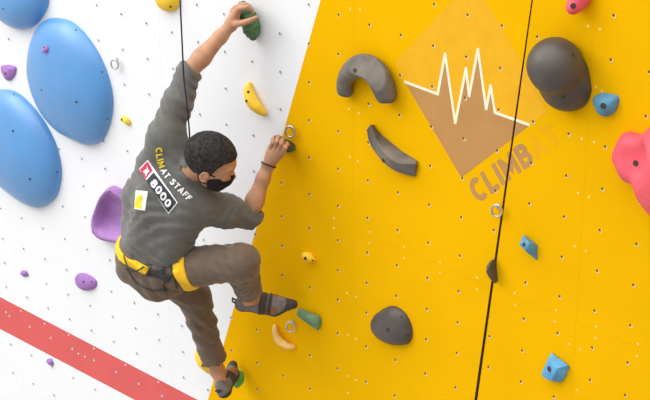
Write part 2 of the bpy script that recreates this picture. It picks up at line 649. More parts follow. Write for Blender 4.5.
# block capitals as pen strokes: width, strokes (a stroke ending where it starts is a loop)
GLYPH = {
    'C': (0.68, [arc(0.38, 0.5, 0.28, 0.40, 48, 312, 22)]),
    'L': (0.56, [[(0.1, 1.0), (0.1, 0.1), (0.56, 0.1)]]),
    'I': (0.20, [[(0.1, 0.0), (0.1, 1.0)]]),
    'M': (0.86, [[(0.1, 0.0), (0.1, 1.0)], [(0.76, 0.0), (0.76, 1.0)], [(0.10, 0.93), (0.43, 0.36), (0.76, 0.93)]]),
    'B': (0.66, [[(0.1, 0.0), (0.1, 1.0)], [(0.1, 0.9)] + arc(0.34, 0.715, 0.20, 0.185, 90, -90, 10) + [(0.1, 0.53)], [(0.1, 0.53)] + arc(0.36, 0.315, 0.22, 0.215, 90, -90, 10) + [(0.1, 0.1)]]),
    'A': (0.76, [[(0.09, 0.0), (0.40, 1.0)], [(0.67, 0.0), (0.36, 1.0)], [(0.2, 0.29), (0.56, 0.29)]]),
    'T': (0.64, [[(0.0, 0.9), (0.64, 0.9)], [(0.32, 0.9), (0.32, 0.0)]]),
    'S': (0.62, [[tuple(q) for q in spline([(0.55, 0.76), (0.45, 0.88), (0.3, 0.9), (0.14, 0.82), (0.13, 0.66), (0.3, 0.54), (0.48, 0.43), (0.51, 0.25), (0.38, 0.11), (0.22, 0.10), (0.07, 0.23)], 3, False)]]),
    'F': (0.56, [[(0.1, 0.0), (0.1, 1.0)], [(0.1, 0.9), (0.56, 0.9)], [(0.1, 0.5), (0.48, 0.5)]]),
    '8': (0.66, [arc(0.33, 0.71, 0.19, 0.19, 0, 360, 20), arc(0.33, 0.29, 0.23, 0.21, 0, 360, 20)]),
    '0': (0.68, [arc(0.34, 0.5, 0.25, 0.41, 0, 360, 26)]),
    ' ': (0.28, []),
}


def text_mesh(s, weight=0.2, gap=0.16, step=0.16):
    """vertices, faces, stroke number of each vertex, left and right end"""
    v, f, k = [], [], []
    x0, ns = 0.0, 0
    for ch in s:
        wd_, strokes = GLYPH[ch]
        for st in strokes:
            P_ = [np.array(q, float) + (x0, 0) for q in st]
            loop = np.linalg.norm(P_[0] - P_[-1]) < 1e-6
            if loop: P_ = P_[:-1]
            Q = []
            for i in range(len(P_) if loop else len(P_) - 1):
                a, b = P_[i], P_[(i + 1) % len(P_)]
                m_ = max(1, int(np.linalg.norm(b - a) / step))
                Q += [a + (b - a) * t / m_ for t in range(m_)]
            if not loop: Q.append(P_[-1])
            n = len(Q)
            base = len(v)
            for i in range(n):
                a = Q[i - 1] if (i or loop) else Q[0]
                b = Q[(i + 1) % n] if (i < n - 1 or loop) else Q[-1]
                d1 = nrm(Q[i] - a) if np.linalg.norm(Q[i] - a) > 0 else nrm(b - Q[i])
                d2 = nrm(b - Q[i]) if np.linalg.norm(b - Q[i]) > 0 else d1
                t = d1 + d2
                n_ = nrm(np.array([-t[1], t[0]]))
                w_ = weight / 2 / max(0.5, n_ @ np.array([-d1[1], d1[0]]))
                v += [tuple(Q[i] + n_ * w_), tuple(Q[i] - n_ * w_)]
                k += [ns, ns]
            for i in range(n if loop else n - 1):
                i2 = (i + 1) % n
                f.append([base + 2 * i, base + 2 * i + 1, base + 2 * i2 + 1, base + 2 * i2])
            ns += 1
        x0 += wd_ + gap
    return np.array(v), f, np.array(k), 0.0, x0 - gap


logo = empty('wall_logo', at(461, 177, 0.001))
tag(logo, 'brown mountain-peak logo with lettering painted on the yellow wall', 'logo')
line = [(404.3, 81.5), (437.8, 94), (445.2, 53.5), (455.3, 123), (466.2, 68), (469.2, 96), (478, 49), (486.2, 109), (490.8, 85.5), (495, 112.5), (530, 125)]
# brown field below the zigzag: strips between the zigzag and the two lower edges, as convex pieces
low = (461.5, 177.5)
polys = []
L0, R0 = line[0], line[-1]


def lower(px):
    if px <= low[0]:
        t = (px - L0[0]) / (low[0] - L0[0]); return L0[1] + (low[1] - L0[1]) * t
    t = (px - low[0]) / (R0[0] - low[0]); return low[1] + (R0[1] - low[1]) * t


def zig(px):
    for i in range(len(line) - 1):
        if line[i][0] <= px <= line[i + 1][0]:
            return line[i][1] + (line[i + 1][1] - line[i][1]) * (px - line[i][0]) / (line[i + 1][0] - line[i][0])


xs = sorted(set([p[0] for p in line] + [low[0]]))
for x0, x1 in zip(xs[:-1], xs[1:]):
    q = [(x0, zig(x0)), (x0, lower(x0)), (x1, lower(x1)), (x1, zig(x1))]
    q = [q[i] for i in range(4) if abs(q[i][0] - q[i - 1][0]) + abs(q[i][1] - q[i - 1][1]) > 0.01]
    polys.append([xz(*p) for p in q])
flat_paint('faded_field', [[xz(395, 63), xz(404.5, 81.5), xz(437, 110), xz(500, 128), xz(531, 124), xz(548, 112), xz(524, 66), xz(482, -6), xz(456, -4)]], M['faded'], logo, -0.0003)
flat_paint('brown_field', polys, M['brown'], logo, -0.0005)
lp = [np.array(xz(*p)) for p in line]
quads = []
wd = 0.0065
for i in range(len(lp) - 1):
    a_, b_ = lp[i], lp[i + 1]
    d = nrm(b_ - a_); n = np.array([-d[1], d[0]]) * wd
    e0 = d * (wd * 0.6 if i else 0); e1 = d * (wd * 0.6 if i < len(lp) - 2 else 0)
    quads.append([tuple(a_ - e0 - n), tuple(b_ + e1 - n), tuple(b_ + e1 + n), tuple(a_ - e0 + n)])
flat_paint('peak_line', quads, M['cream'], logo, -0.0007, [i % 3 for i in range(len(quads))])


def wall_text(name, s, o, e, up, m, bold, y):
    v, f, k, x0, x1 = text_mesh(s, bold)
    own = [i for i, ch in enumerate(s) for _ in GLYPH[ch][1]]
    v = v.copy()
    v[:, 0] = (v[:, 0] - x0) / (x1 - x0)
    P_ = [xz(o[0] + (e[0] - o[0]) * a + up[0] * c, o[1] + (e[1] - o[1]) * a + up[1] * c) for a, c in v]
    for ch in sorted(set(own)):                                # one mesh per letter
        ff = [t for t in f if own[k[t[0]]] == ch]
        flat_paint(name, [[P_[i] for i in t] for t in ff], m, logo, y, [k[t[0]] % 4 for t in ff])


wall_text('letter', 'CLIMB', (478.3, 203.5), (534.5, 162.0), (-11.5, -20.5), M['brown'], 0.24, -0.0005)
wall_text('worn_letter', 'AT', (536.5, 160.5), (562, 142), (-11.5, -20.5), M['fadedtxt'], 0.24, -0.0004)


# ------------------------------------------------------------------ climbing holds
def thing(o, label, cat='climbing hold', group=None): return tag(o, label, cat, group)


def dome(name, outline, h, m, bulge=1.0, rings=14, seg=6, lift=None, top=None, noise=0.0):
    """rounded hold: wall outline (pixels) rising to height h; the outline is drawn in where the bulge would
    overhang it, so that the finished silhouette is the one drawn"""
    pts = spline(outline, seg)
    c = pts.mean(0) if top is None else np.array(top, float)
    c0 = at(*c, 0)
    e = pts - c
    n = len(pts)
    sh = np.array(pix(c0 + V3(0, -h, 0))) - c               # how far the top moves in the picture
    hh = np.linalg.norm(sh)
    us = sh / hh
    L = (e @ us).max()
    a_ = hh * hh / (4 * L)
    e = e + np.outer(e @ us, us) * (-a_ / L) - us * a_
    T = [(math.pi / 2) * j / rings for j in range(rings + 1)]
    base = np.array([at(*q, 0) for q in c + e])
    c0 = at(*(c - us * a_), 0)
    v, f = [], []
    for j in range(rings):
        t = T[j]
        s = math.cos(t)
        for p in base:
            q = c0 + (p - c0) * s
            v.append(q + V3(0, -h * math.sin(t), 0))
    v.append(c0 + V3(0, -h, 0))
    for j in range(rings - 1):
        f += [[j * n + i, j * n + (i + 1) % n, (j + 1) * n + (i + 1) % n, (j + 1) * n + i] for i in range(n)]
    f += [[(rings - 1) * n + i, (rings - 1) * n + (i + 1) % n, rings * n] for i in range(n)]
    f.append(list(range(n - 1, -1, -1)))
    v = np.array(v)
    if noise:
        v[:-1] += noise * np.stack([np.sin(v[:-1, 2] * 90 + v[:-1, 0] * 40), 0 * v[:-1, 0], np.sin(v[:-1, 0] * 80 + 1)], 1)
    return link_mesh(name, v, f, m, None, True, None, c0, 50)


def blob(name, spheres, m, h=0.004, k=0.015, cuts=(), pts_k=None, bumpy=0.0, carve=(), wall=True, smooth_path=True):
    """organic hold: chain of (px, py, depth, radius), flat against the wall"""
    sp_ = spline(spheres, 4, False) if smooth_path else np.array(spheres, float)
    P_ = [at(a, b_, d) for a, b_, d, r in sp_]
    R_ = [s[3] for s in sp_]
    if smooth_path: k = 0.004
    lo = np.min([p - r for p, r in zip(P_, R_)], 0); hi = np.max([p + r for p, r in zip(P_, R_)], 0)
    F = Field(lo, hi, h)
    chain(F, P_, R_, k)
    for c in carve: F.carve(c, 0.006)
    if bumpy: F.wrinkle(bumpy, lambda x, y, z: np.sin(x * 70 + 3 * np.sin(z * 50)) * np.sin(z * 90 + 2 * np.sin(y * 60)) + 0.5 * np.sin(x * 190 + z * 150))
    for p, n in cuts: F.plane(p, n, 0.004)
    if wall: F.plane((0, 0, 0), (0, 1, 0))
    o = F.build(name, m, None, 2, at(spheres[len(spheres) // 2][0], spheres[len(spheres) // 2][1], 0))
    return o


def hull(name, pts, m, bev=0.003, fm=None):
    bm = bmesh.new()
    P_ = np.array([at(*p) for p in pts])
    org = P_.mean(0); org[1] = 0
    for p in P_: bm.verts.new(p - org)
    r = bmesh.ops.convex_hull(bm, input=bm.verts[:])
    junk = [g for g in r['geom_interior'] + r['geom_unused'] if isinstance(g, bmesh.types.BMVert) and g.is_valid]
    if junk: bmesh.ops.delete(bm, geom=list(set(junk)), context='VERTS')
    bmesh.ops.dissolve_limit(bm, angle_limit=math.radians(3), verts=bm.verts[:], edges=bm.edges[:])
    bmesh.ops.bevel(bm, geom=bm.edges[:], offset=bev, segments=3, profile=0.5, affect='EDGES')
    bmesh.ops.recalc_face_normals(bm, faces=bm.faces[:])
    me = bpy.data.meshes.new(name)
    bm.to_mesh(me)
    bm.free()
    me.materials.append(m)
    for p in me.polygons: p.use_smooth = True
    me.set_sharp_from_angle(angle=math.radians(35))
    o = bpy.data.objects.new(name, me)
    COL.objects.link(o)
    o.location = org
    ORG[o.name] = org
    return o


def bolts(o, *pp, r=0.006):
    bv = bvh_of(o)
    for p in pp: bolt(o, bv, p[0], p[1], p[2] if len(p) > 2 else r)
    return o


# three big blue domes
o = dome('climbing_hold', [(-14, -22), (6, -38), (30, -36), (46, -18), (49, 0), (44, 14), (35, 25), (22, 30), (8, 26), (-6, 14), (-14, -2)], 0.10, M['blue'])
thing(o, 'large blue dome hold cut off by the top left corner of the photo', group=None)
bolts(o, (3, 9, 0.004))
o = dome('climbing_hold', [(45, 20), (57, 18.5), (72, 22.5), (88, 37), (102, 59), (111, 84), (113, 106), (109, 126), (101, 141), (89, 146), (76, 142), (58, 133), (42, 116), (31, 93), (26, 69), (29, 44), (36, 28)], 0.12, M['blue'])
BIG = thing(o, 'largest blue egg-shaped dome hold with a small purple hold bolted on it')
bolts(o, (41.5, 90, 0.005), (76.5, 102, 0.006), (76, 30, 0.004), (102, 72, 0.004), (107.5, 119, 0.004), (44, 123, 0.004))
BIGBVH = bvh_of(o)
o = dome('climbing_hold', [(-16, 94), (0, 90), (14, 92), (28, 102), (44, 121), (56, 144), (61, 166), (60, 184), (54, 199), (40, 208), (26, 205), (6, 192), (-12, 174), (-24, 150), (-28, 122)], 0.12, M['blue'])
thing(o, 'blue dome hold at the left edge, below the largest blue dome')
bolts(o, (13, 131, 0.006), (30, 179, 0.006), (58.5, 149, 0.004), (57, 172, 0.004), (14, 94.5, 0.004))

# purple holds
p, n = cast(BIGBVH, 46.5, 49.5)
F = Field(p - 0.06, p + 0.06, 0.003)
a_, b_ = basis(n)
for q, r in (((-2.5, 1.2), 0.010), ((2.6, -0.2), 0.011), ((0.5, -2.2), 0.011), ((0, 0), 0.014)):
    F.put(cone(p + RGT * q[0] / 219 - UPV * q[1] / 219 - n * 0.004, p + RGT * q[0] / 219 * 0.8 - UPV * q[1] / 219 * 0.8 + n * 0.010, r, r * 0.75), 0.012)
o = F.build('climbing_hold', M['purple'], None, 2, p)
thing(o, 'small purple hold bolted onto the largest blue dome')
bolts(o, (44, 47.5, 0.004))
o = dome('climbing_hold', [(0.5, 67), (4, 65.2), (10, 65), (16.5, 66.8), (16.5, 72), (13, 78.5), (9, 81), (5, 79), (1.5, 72.5)], 0.024, M['purple'], noise=0.001)
thing(o, 'rounded triangular purple hold between two blue domes at the left edge')
bolts(o, (5.5, 73.5, 0.006), (9.5, 70.5, 0.003))


def dish(name, outline, m, h, inner=0.72, deep=0.035, off=(0, 0)):
    pts = spline(outline, 5)
    c = pts.mean(0)
    n = len(pts)
    prof = [(1.0, 0.0), (1.0, h * 0.35), (0.97, h * 0.75), (0.90, h), (0.84, h * 0.99), (0.74, h * 0.82), (0.6, h - deep * 0.72), (0.4, h - deep * 0.95), (0.2, h - deep), (0.02, h - deep)]
    v, f = [], []
    for j, (s, d) in enumerate(prof):
        cc = c + np.array(off) * (1 - s)
        sh = np.array(pix(at(*c) + V3(0, -d, 0))) - c
        for q in pts:
            e = q - c
            # base is drawn in on the side the rim overhangs
            top = cc + (e) * s
            v.append(at(*(top + (sh - np.array(pix(at(*c) + V3(0, -h, 0))) + c) * 0.55), d))
    for j in range(len(prof) - 1):
        f += [[j * n + i, j * n + (i + 1) % n, (j + 1) * n + (i + 1) % n, (j + 1) * n + i] for i in range(n)]
    f.append(list(range((len(prof) - 1) * n, len(prof) * n)))
    f.append(list(range(n - 1, -1, -1)))
    return link_mesh(name, v, f, m, None, True, None, at(*c), 60)


o = dish('climbing_hold', [(105, 189), (112, 189.5), (120, 195), (129, 206), (133, 222), (129, 238), (120, 244.5), (108, 243.5), (96, 240), (89.5, 232), (89, 221), (92, 211), (97, 198.5)], M['lilac'], 0.075, deep=0.072, off=(3, -3))
thing(o, 'big lilac scooped hold partly hidden behind the climber\'s waist')
bolts(o, (92.8, 232.5, 0.008), (109.8, 191.5, 0.004))
o = dome('climbing_hold', [(75, 277), (79, 273.5), (85.5, 273.5), (92, 276.5), (97, 281), (96.5, 286.5), (92, 290), (85, 290.5), (79, 288), (75.5, 283.5)], 0.03, M['purple'])
thing(o, 'round flattened purple hold left of the climber\'s hips')
bolts(o, (83.5, 282, 0.006), (91.5, 281.5, 0.004))
o = hull('climbing_hold', [(19.8, 273, 0.0), (22, 270, 0.010), (26, 270.5, 0.008), (29.3, 276.5, 0.0), (24, 277.3, 0.004), (20.5, 274.5, 0.014), (25, 273.5, 0.020), (25, 271, 0.0)], M['purple'], 0.003)
thing(o, 'small purple chip hold on the white wall above the red stripe')
o = hull('climbing_hold', [(46.2, 361, 0.0), (47.5, 358.3, 0.008), (51, 358.2, 0.004), (53.8, 362, 0.0), (53.8, 365.5, 0.004), (49.5, 365.8, 0.012), (46.2, 362.5, 0.012), (50.5, 362, 0.018), (50, 360, 0.0)], M['purple'], 0.003)
thing(o, 'small purple chip hold at the lower edge of the red stripe')

# yellow holds on the white wall
o = dome('climbing_hold', [(154, -6), (160, -14), (169, -16), (178, -12), (181, -3), (179, 6), (173, 11.5), (164, 11), (157, 5)], 0.05, M['yhold'])
thing(o, 'round yellow hold at the top edge beside the hanging rope')
bolts(o, (170.5, 6.8, 0.005))
o = blob('climbing_hold', [(123, 118.5, 0.008, 0.013), (126.5, 121, 0.012, 0.014), (129, 124, 0.006, 0.009)], M['yhold'], 0.003, 0.012)
thing(o, 'tiny yellow chip hold between the largest blue dome and the climber')
bolts(o, (121.8, 119.8, 0.006))
o = blob('climbing_hold', [(249.5, 83.8, 0.008, 0.010), (248.8, 91, 0.02, 0.023), (251.5, 100.5, 0.03, 0.029), (257.5, 108, 0.028, 0.024), (264, 113.3, 0.014, 0.014)], M['yhold'], 0.003, 0.015)
thing(o, 'curved yellow banana-shaped hold below the left hand')
bolts(o, (246.5, 101, 0.006), (248.3, 92, 0.006))
o = blob('climbing_hold', [(199.5, 351, 0.015, 0.02), (200.5, 358, 0.03, 0.026), (204.5, 364.5, 0.03, 0.026), (210, 370.5, 0.015, 0.018)], M['yhold'], 0.003, 0.015)
thing(o, 'yellow hold behind the left trouser cuff')
bolts(o, (203.3, 365.3, 0.008))
o = blob('climbing_hold', [(305.5, 255.5, 0.014, 0.018), (309, 257.5, 0.018, 0.021), (314, 259.8, 0.006, 0.010)], M['yhold'], 0.003, 0.012)
thing(o, 'small pale yellow knob hold right of the raised knee')
bolts(o, (305.3, 258.3, 0.007), (312.8, 260.5, 0.004))

# green holds
o = blob('climbing_hold', [(242, 5, 0.05, 0.020), (245.5, 13, 0.055, 0.032), (249.5, 22, 0.04, 0.040), (252, 29, 0.03, 0.037), (252.8, 35, 0.02, 0.022)], M['green'], 0.003, 0.02, bumpy=0.004)
GH = thing(o, 'dark green lumpy hold gripped by the climber\'s raised left hand')
o = blob('climbing_hold', [(277, 142, 0.035, 0.030), (284, 145, 0.04, 0.030), (290, 147.5, 0.025, 0.024)], M['olive'], 0.003, 0.02, bumpy=0.002)
thing(o, 'dark olive hold under the climber\'s right hand')
o = blob('climbing_hold', [(239.8, 374, 0.055, 0.018), (238.6, 379.5, 0.06, 0.027), (236.8, 385.5, 0.055, 0.014)], M['greenl'], 0.003, 0.014)
thing(o, 'bright green leaf-shaped hold beside the left shoe')
o = hull('climbing_hold', [(297.8, 306.8, 0.002), (296.2, 315.5, 0.04), (299, 317.5, 0.045), (310.5, 318.3, 0.05), (319.5, 315.5, 0.015), (322.3, 321.5, 0.0), (318.2, 331, 0.022), (301, 309.5, 0), (320, 318, 0), (316, 328, 0), (303, 313, 0)], M['greengrey'] if 'greengrey' in M else M['greeng'], 0.003)
thing(o, 'angular grey-green wedge hold under the toe of the right shoe')

# wooden-looking crescent
o = blob('climbing_hold', [(275, 325.5, 0.010, 0.008), (275, 331, 0.022, 0.013), (277.3, 338, 0.03, 0.017), (282, 343.5, 0.03, 0.018), (288.5, 346.3, 0.025, 0.015), (294, 346.8, 0.012, 0.009)], M['tan'], 0.003, 0.012)
thing(o, 'thin cream crescent-shaped hold below the right shoe')
bolts(o, (287.5, 342.5, 0.003))

# black holds on the yellow wall
o = blob('climbing_hold', [(345, 91.5, 0.03, 0.034), (344.6, 83, 0.035, 0.035), (349, 73, 0.045, 0.040), (358, 66.3, 0.05, 0.048), (368, 67, 0.05, 0.053), (377, 74.5, 0.05, 0.053), (382.5, 85, 0.045, 0.050), (386, 94.5, 0.035, 0.046)], M['chalky'], 0.004, 0.02,
         cuts=[(at(362, 72, 0.082), V3(0.15, -1, 0.45)), (at(345, 95.5, 0.03), V3(-0.1, -0.2, -1)), (at(388, 103.5, 0.03), V3(0.3, -0.3, -1))])
thing(o, 'black horseshoe-shaped hold left of the mountain logo')
bolts(o, (355, 70.5, 0.009))
def loft(name, lines, m, sharp=32):
    """skin over several pixel lines running along the hold, the first and last lying on the wall"""
    L = [np.array([at(*q) for q in spline(l, 5, False)]) for l in lines]
    n = len(L[0])
    v = np.concatenate(L)
    f = []
    for j in range(len(L) - 1):
        f += [[j * n + i, j * n + i + 1, (j + 1) * n + i + 1, (j + 1) * n + i] for i in range(n - 1)]
    k = (len(L) - 1) * n
    f += [[i, k + i, k + i + 1, i + 1] for i in range(n - 1)]
    f += [[j * n for j in range(len(L))], [j * n + n - 1 for j in range(len(L))][::-1]]
    bm = bmesh.new()
    org = v.mean(0); org[1] = 0
    vs = [bm.verts.new(p - org) for p in v]
    for q in f: bm.faces.new([vs[i] for i in q])
    bmesh.ops.recalc_face_normals(bm, faces=bm.faces[:])
    ed = [e for e in bm.edges if len(e.link_faces) == 2 and e.calc_face_angle(0) > math.radians(25)]
    bmesh.ops.bevel(bm, geom=ed, offset=0.006, segments=4, profile=0.5, affect='EDGES', clamp_overlap=True)
    me = bpy.data.meshes.new(name)
    bm.to_mesh(me); bm.free()
    me.materials.append(m)
    for p in me.polygons: p.use_smooth = True
    me.set_sharp_from_angle(angle=math.radians(sharp))
    o = bpy.data.objects.new(name, me)
    COL.objects.link(o)
    o.location = org
    ORG[o.name] = org
    return o


o = loft('climbing_hold', [
    [(373.5, 124, 0), (379, 131.5, 0), (388.5, 139.5, 0), (402, 150.5, 0), (417.5, 160, 0)],
    [(370.5, 123.8, 0.030), (376.5, 140, 0.052), (385.5, 154, 0.062), (398, 163, 0.055), (416.8, 163.5, 0.018)],
    [(366.3, 129.5, 0.030), (369.8, 144, 0.045), (380, 159, 0.050), (394.5, 171, 0.040), (415, 177.3, 0.012)],
    [(368.5, 131, 0), (374, 144, 0), (385, 158, 0), (398, 169, 0), (415.8, 176, 0)]], M['chalky'])
thing(o, 'black tapering wedge hold directly below the black horseshoe hold')
bolts(o, (383.3, 160.5, 0.009))
o = dome('climbing_hold', [(382, 309.5), (391.5, 306), (400, 308.5), (407, 315), (411.5, 325), (412.5, 335), (409, 343), (401, 345.3), (390, 344.5), (379, 339.5), (372, 332), (370, 324), (373.5, 316)], 0.06, M['black'])
thing(o, 'black rounded pebble hold low on the middle yellow panel')
bolts(o, (387.5, 329.5, 0.009), (401.8, 316.8, 0.006), (408, 335.3, 0.005))
pa = at(496.3, 259); pb = at(498.5, 285)
cutn = np.cross(pb - pa, V3(0.0, -1, 0.0))
if cutn[0] < 0: cutn = -cutn
o = blob('climbing_hold', [(494, 264.5, 0.016, 0.022), (493.5, 270.5, 0.03, 0.030), (497, 279, 0.012, 0.022)], M['black'], 0.003, 0.015, cuts=[(pa, cutn)])
thing(o, 'small black half-round hold sitting on the dark panel gap')
bolts(o, (487, 272, 0.004))
B1, B2 = at(566, 73, 0.0), at(568, 82, 0.0)
F = Field(B1 - 0.24, B1 + 0.24, 0.005)
F.put(cone(B1, B2, 0.120, 0.118), 0.0)
F.put(cone(at(556.5, 67, 0.07), B2, 0.108, 0.117), 0.0)
F.put(cone(at(554.8, 65.3, 0.085), at(556, 67.2, 0.08), 0.112, 0.112), 0.0)
F.plane((0, 0, 0), (0, 1, 0))
o = F.build('climbing_hold', M['black'], None, 2, at(560, 76))
thing(o, 'biggest black ball-shaped hold right of the panel gap')
bolts(o, (573.5, 55, 0.006), (563.5, 97, 0.006))

# blue-grey, red and pink holds on the right
o = hull('climbing_hold', [(523.5, 234.5, 0.012), (519, 244.5, 0.035), (525.5, 251.3, 0.042), (529.3, 243.3, 0.042), (537.6, 245, 0.0), (537.6, 261, 0.0), (525, 236, 0.0), (530, 252, 0.0)], M['slate'], 0.002)
thing(o, 'small blue-grey pyramid hold right of the panel gap at mid height')
bolts(o, (524, 244.5, 0.007))
o = hull('climbing_hold', [(551, 352.5, 0.008), (547.5, 361, 0.03), (540.8, 374, 0.03), (543, 377.5, 0.03), (550.8, 381.3, 0.04), (557, 368.5, 0.045), (568.5, 365.5, 0.012), (570.3, 367.2, 0.0), (562.3, 382.5, 0.008), (553, 353.5, 0.0), (560, 381, 0.0), (549, 374, 0.0)], M['sky'], 0.003)
thing(o, 'light blue faceted hold at the bottom right of the yellow wall')
bolts(o, (549.3, 369, 0.011))
o = dome('climbing_hold', [(592.5, 99), (597, 94.5), (606, 93.5), (617, 95), (619.5, 101), (616.5, 109), (610, 115.5), (603, 117), (596.5, 112)], 0.05, M['slate'], noise=0.001)
thing(o, 'blue-grey rounded hold below right of the biggest black ball hold')
bolts(o, (603.3, 106, 0.011))
o = blob('climbing_hold', [(573, 7.5, 0.05, 0.028), (578, 1, 0.03, 0.038), (583, -8, 0.02, 0.04)], M['pink'], 0.003, 0.01)
thing(o, 'small red knob hold at the top edge right of the panel gap')
bolts(o, (573.2, 6, 0.010))
XZY = ((1, 0, 0), (0, 0, 1), (0, 1, 0))
pc = at(636, 158)
F = Field(pc - V3(0.25, 0.2, 0.4), pc + V3(0.45, 0.2, 0.3), 0.005)
F.put(cone(at(621, 156.5, 0.012), at(630, 143.5, 0.012), 0.028, 0.040), 0.01)
F.put(cone(at(630, 143.5, 0.012), at(646, 151, 0.02), 0.040, 0.045), 0.02)
F.put(cone(at(621, 158, 0.012), at(631, 169, 0.015), 0.030, 0.046), 0.02)
F.put(cone(at(631, 169, 0.015), at(648, 172, 0.02), 0.046, 0.062), 0.03)
F.put(ell(at(643, 160, 0.0), XZY, (0.125, 0.105, 0.07)), 0.03)
F.put(ell(at(672, 172, 0.02), XZY, (0.17, 0.21, 0.13)), 0.03)
F.put(cone(at(652, 190, 0.03), at(661, 208, 0.02), 0.05, 0.04), 0.04)
F.carve(ell(at(628.5, 163, 0.13), XZY, (0.075, 0.10, 0.075)), 0.03)
F.plane((0, 0, 0), (0, 1, 0))
o = F.build('climbing_hold', M['pink'], None, 2, pc)
thing(o, 'large pinkish-red sculpted hold cut off by the right edge')
bolts(o, (635.8, 163.3, 0.011))


# ------------------------------------------------------------------ ring hangers
def hanger(px, py, label, turn=0.0, size=1.0):
    c = at(px, py, 0.012)
    root = empty('bolt_hanger', at(px, py, 0))
    tag(root, label, 'bolt hanger', None)
    top = at(px + 1.8, py - 4.0, 0.0)
    b = MB()
    # bent plate: a rounded tab on the wall folded outwards
    a_, n_ = 0.011 * size, 8
    pl = [top + V3(math.cos(t) * a_, 0, math.sin(t) * a_ * 1.2) for t in np.linspace(0, 2 * math.pi, 17)[:-1]]
    b.add([p + V3(0, -0.0005, 0) for p in pl] + [p + V3(0, -0.0035, 0) for p in pl],
          [list(range(16)), list(range(31, 15, -1))] + [[i, 16 + i, 16 + (i + 1) % 16, (i + 1) % 16] for i in range(16)])
    b.build('plate', M['steel'], root)
    b = MB()
    b.cyl(top + V3(0, -0.003, 0), (0, -1, 0), 0.0075 * size, 0.008, 6)
    b.build('bolt', M['steel'], root)
    b = MB()
    ax1 = nrm(V3(0.94, 0.28 + turn, 0.06)); ax2 = nrm(V3(0.10, -0.10, 1.0))
    ctr = at(px - 0.3, py + 0.8, 0.026)
    b.tube([ctr + ax1 * 0.0235 * size * math.cos(t) + ax2 * 0.0290 * size * math.sin(t) for t in np.linspace(0, 2 * math.pi, 33)[:-1]], 0.0052 * size, 10, closed=True)
    b.build('ring', M['steel'], root)


hanger(115, 63.5, 'steel ring bolt hanger right of the largest blue dome', 0, 0.9)
hanger(290.5, 131, 'steel ring bolt hanger just above the climber\'s right hand')
hanger(291, 326, 'steel ring bolt hanger below the toe of the right shoe')
hanger(497, 210, 'steel ring bolt hanger beside the panel gap under the lettering')


# ------------------------------------------------------------------ the climber
def on_ray(px, py, y):
    return at(px, py, -y)


LSH = on_ray(166, 134, -0.49); RSH = on_ray(204, 207, -0.44)
LEL = on_ray(189.6, 71, -0.325); LWR = at(231, 25, 0.13)
REL = on_ray(249, 215.5, -0.235); RWR = at(268, 166, 0.11)
RHIP = on_ray(163, 270, -0.53); LHIP = on_ray(142, 254, -0.565)
RKN = on_ray(241, 262, -0.385); RAN = on_ray(250, 297, -0.205); RTOE = at(292.5, 303.5, 0.07)
LKN = on_ray(194, 296, -0.30); LAN = on_ray(217, 370, -0.185); LTOE = at(232, 364, 0.05)
PEL = (RHIP + LHIP) / 2
MSH = (LSH + RSH) / 2
SPN = nrm(MSH - PEL)
SL = np.linalg.norm(MSH - PEL)
BSH = nrm(RSH - LSH); BHP = nrm(RHIP - LHIP)


def frame(t):
    """torso frame at t (0 pelvis .. 1 shoulders): centre, right axis, back axis"""
    b_ = nrm(BHP * (1 - t) + BSH * t)
    b_ = nrm(b_ - SPN * (b_ @ SPN))
    bk = np.cross(b_, SPN)
    if bk[1] > 0: bk = -bk
    c = PEL + SPN * SL * t + bk * 0.025 * math.sin(math.pi * t)
    return c, b_, bk


HC = on_ray(211.8, 158.8, -0.455)                     # head centre
HF = nrm(rut(0.87, -0.42, -0.02)); HH = rut(0.40, 0.70, 0.60); HH = nrm(HH - HF * (HH @ HF)); HS = np.cross(HF, HH)
def hd(f, s, h): return HC + HF * f + HS * s + HH * h


NECK = on_ray(187, 172, -0.475)


def torso(F, off, k=0.05):
    for t, half, r in ((0.0, 0.075, 0.100), (0.16, 0.060, 0.098), (0.36, 0.060, 0.097), (0.58, 0.070, 0.103), (0.78, 0.075, 0.100)):
        c, b_, bk = frame(t)
        F.put(cone(c - b_ * half, c + b_ * half, r, r), k, off)
    for (ax_, ay_, ar), (bx_, by_, br) in (((161, 138, 0.056), (153, 165, 0.064)), ((153, 165, 0.064), (142, 196, 0.080)), ((142, 196, 0.080), (138.5, 222, 0.080))):
        F.put(cone(on_ray(ax_, ay_, -0.505), on_ray(bx_, by_, -0.52), ar, br), k, off)
    c, b_, bk = frame(0.95)
    F.put(cone(LSH + (RSH - LSH) * 0.12, LSH + (RSH - LSH) * 0.88, 0.070, 0.070), k, off)
    F.put(cone(NECK - SPN * 0.02, LSH + (RSH - LSH) * 0.22, 0.058, 0.06), 0.04, off)
    F.put(cone(NECK - SPN * 0.02, LSH + (RSH - LSH) * 0.80, 0.055, 0.058), 0.04, off)
    return F


def arms_upper(F, off, k=0.035):
    F.put(cone(LSH, LSH + (LEL - LSH) * 0.5, 0.070, 0.058), k, off)
    F.put(cone(LSH + (LEL - LSH) * 0.5, LEL, 0.058, 0.046), k, off)
    F.put(cone(RSH, RSH + (REL - RSH) * 0.5, 0.070, 0.066), k, off)
    F.put(cone(RSH + (REL - RSH) * 0.5, REL, 0.066, 0.051), k, off)
    return F


# body: one continuous surface
lo = np.min([LSH, RSH, PEL, RKN, LKN, LAN, RAN, LTOE, RTOE, HC, LWR, RWR, at(250, 8, 0.05)], 0) - 0.16
hi = np.max([LSH, RSH, PEL, RKN, LKN, LAN, RAN, LTOE, RTOE, HC, LWR, RWR, at(250, 8, 0.05)], 0) + 0.16
hi[1] = -0.002
F = Field(lo, hi, 0.004)
torso(F, -0.014)
arms_upper(F, -0.010)
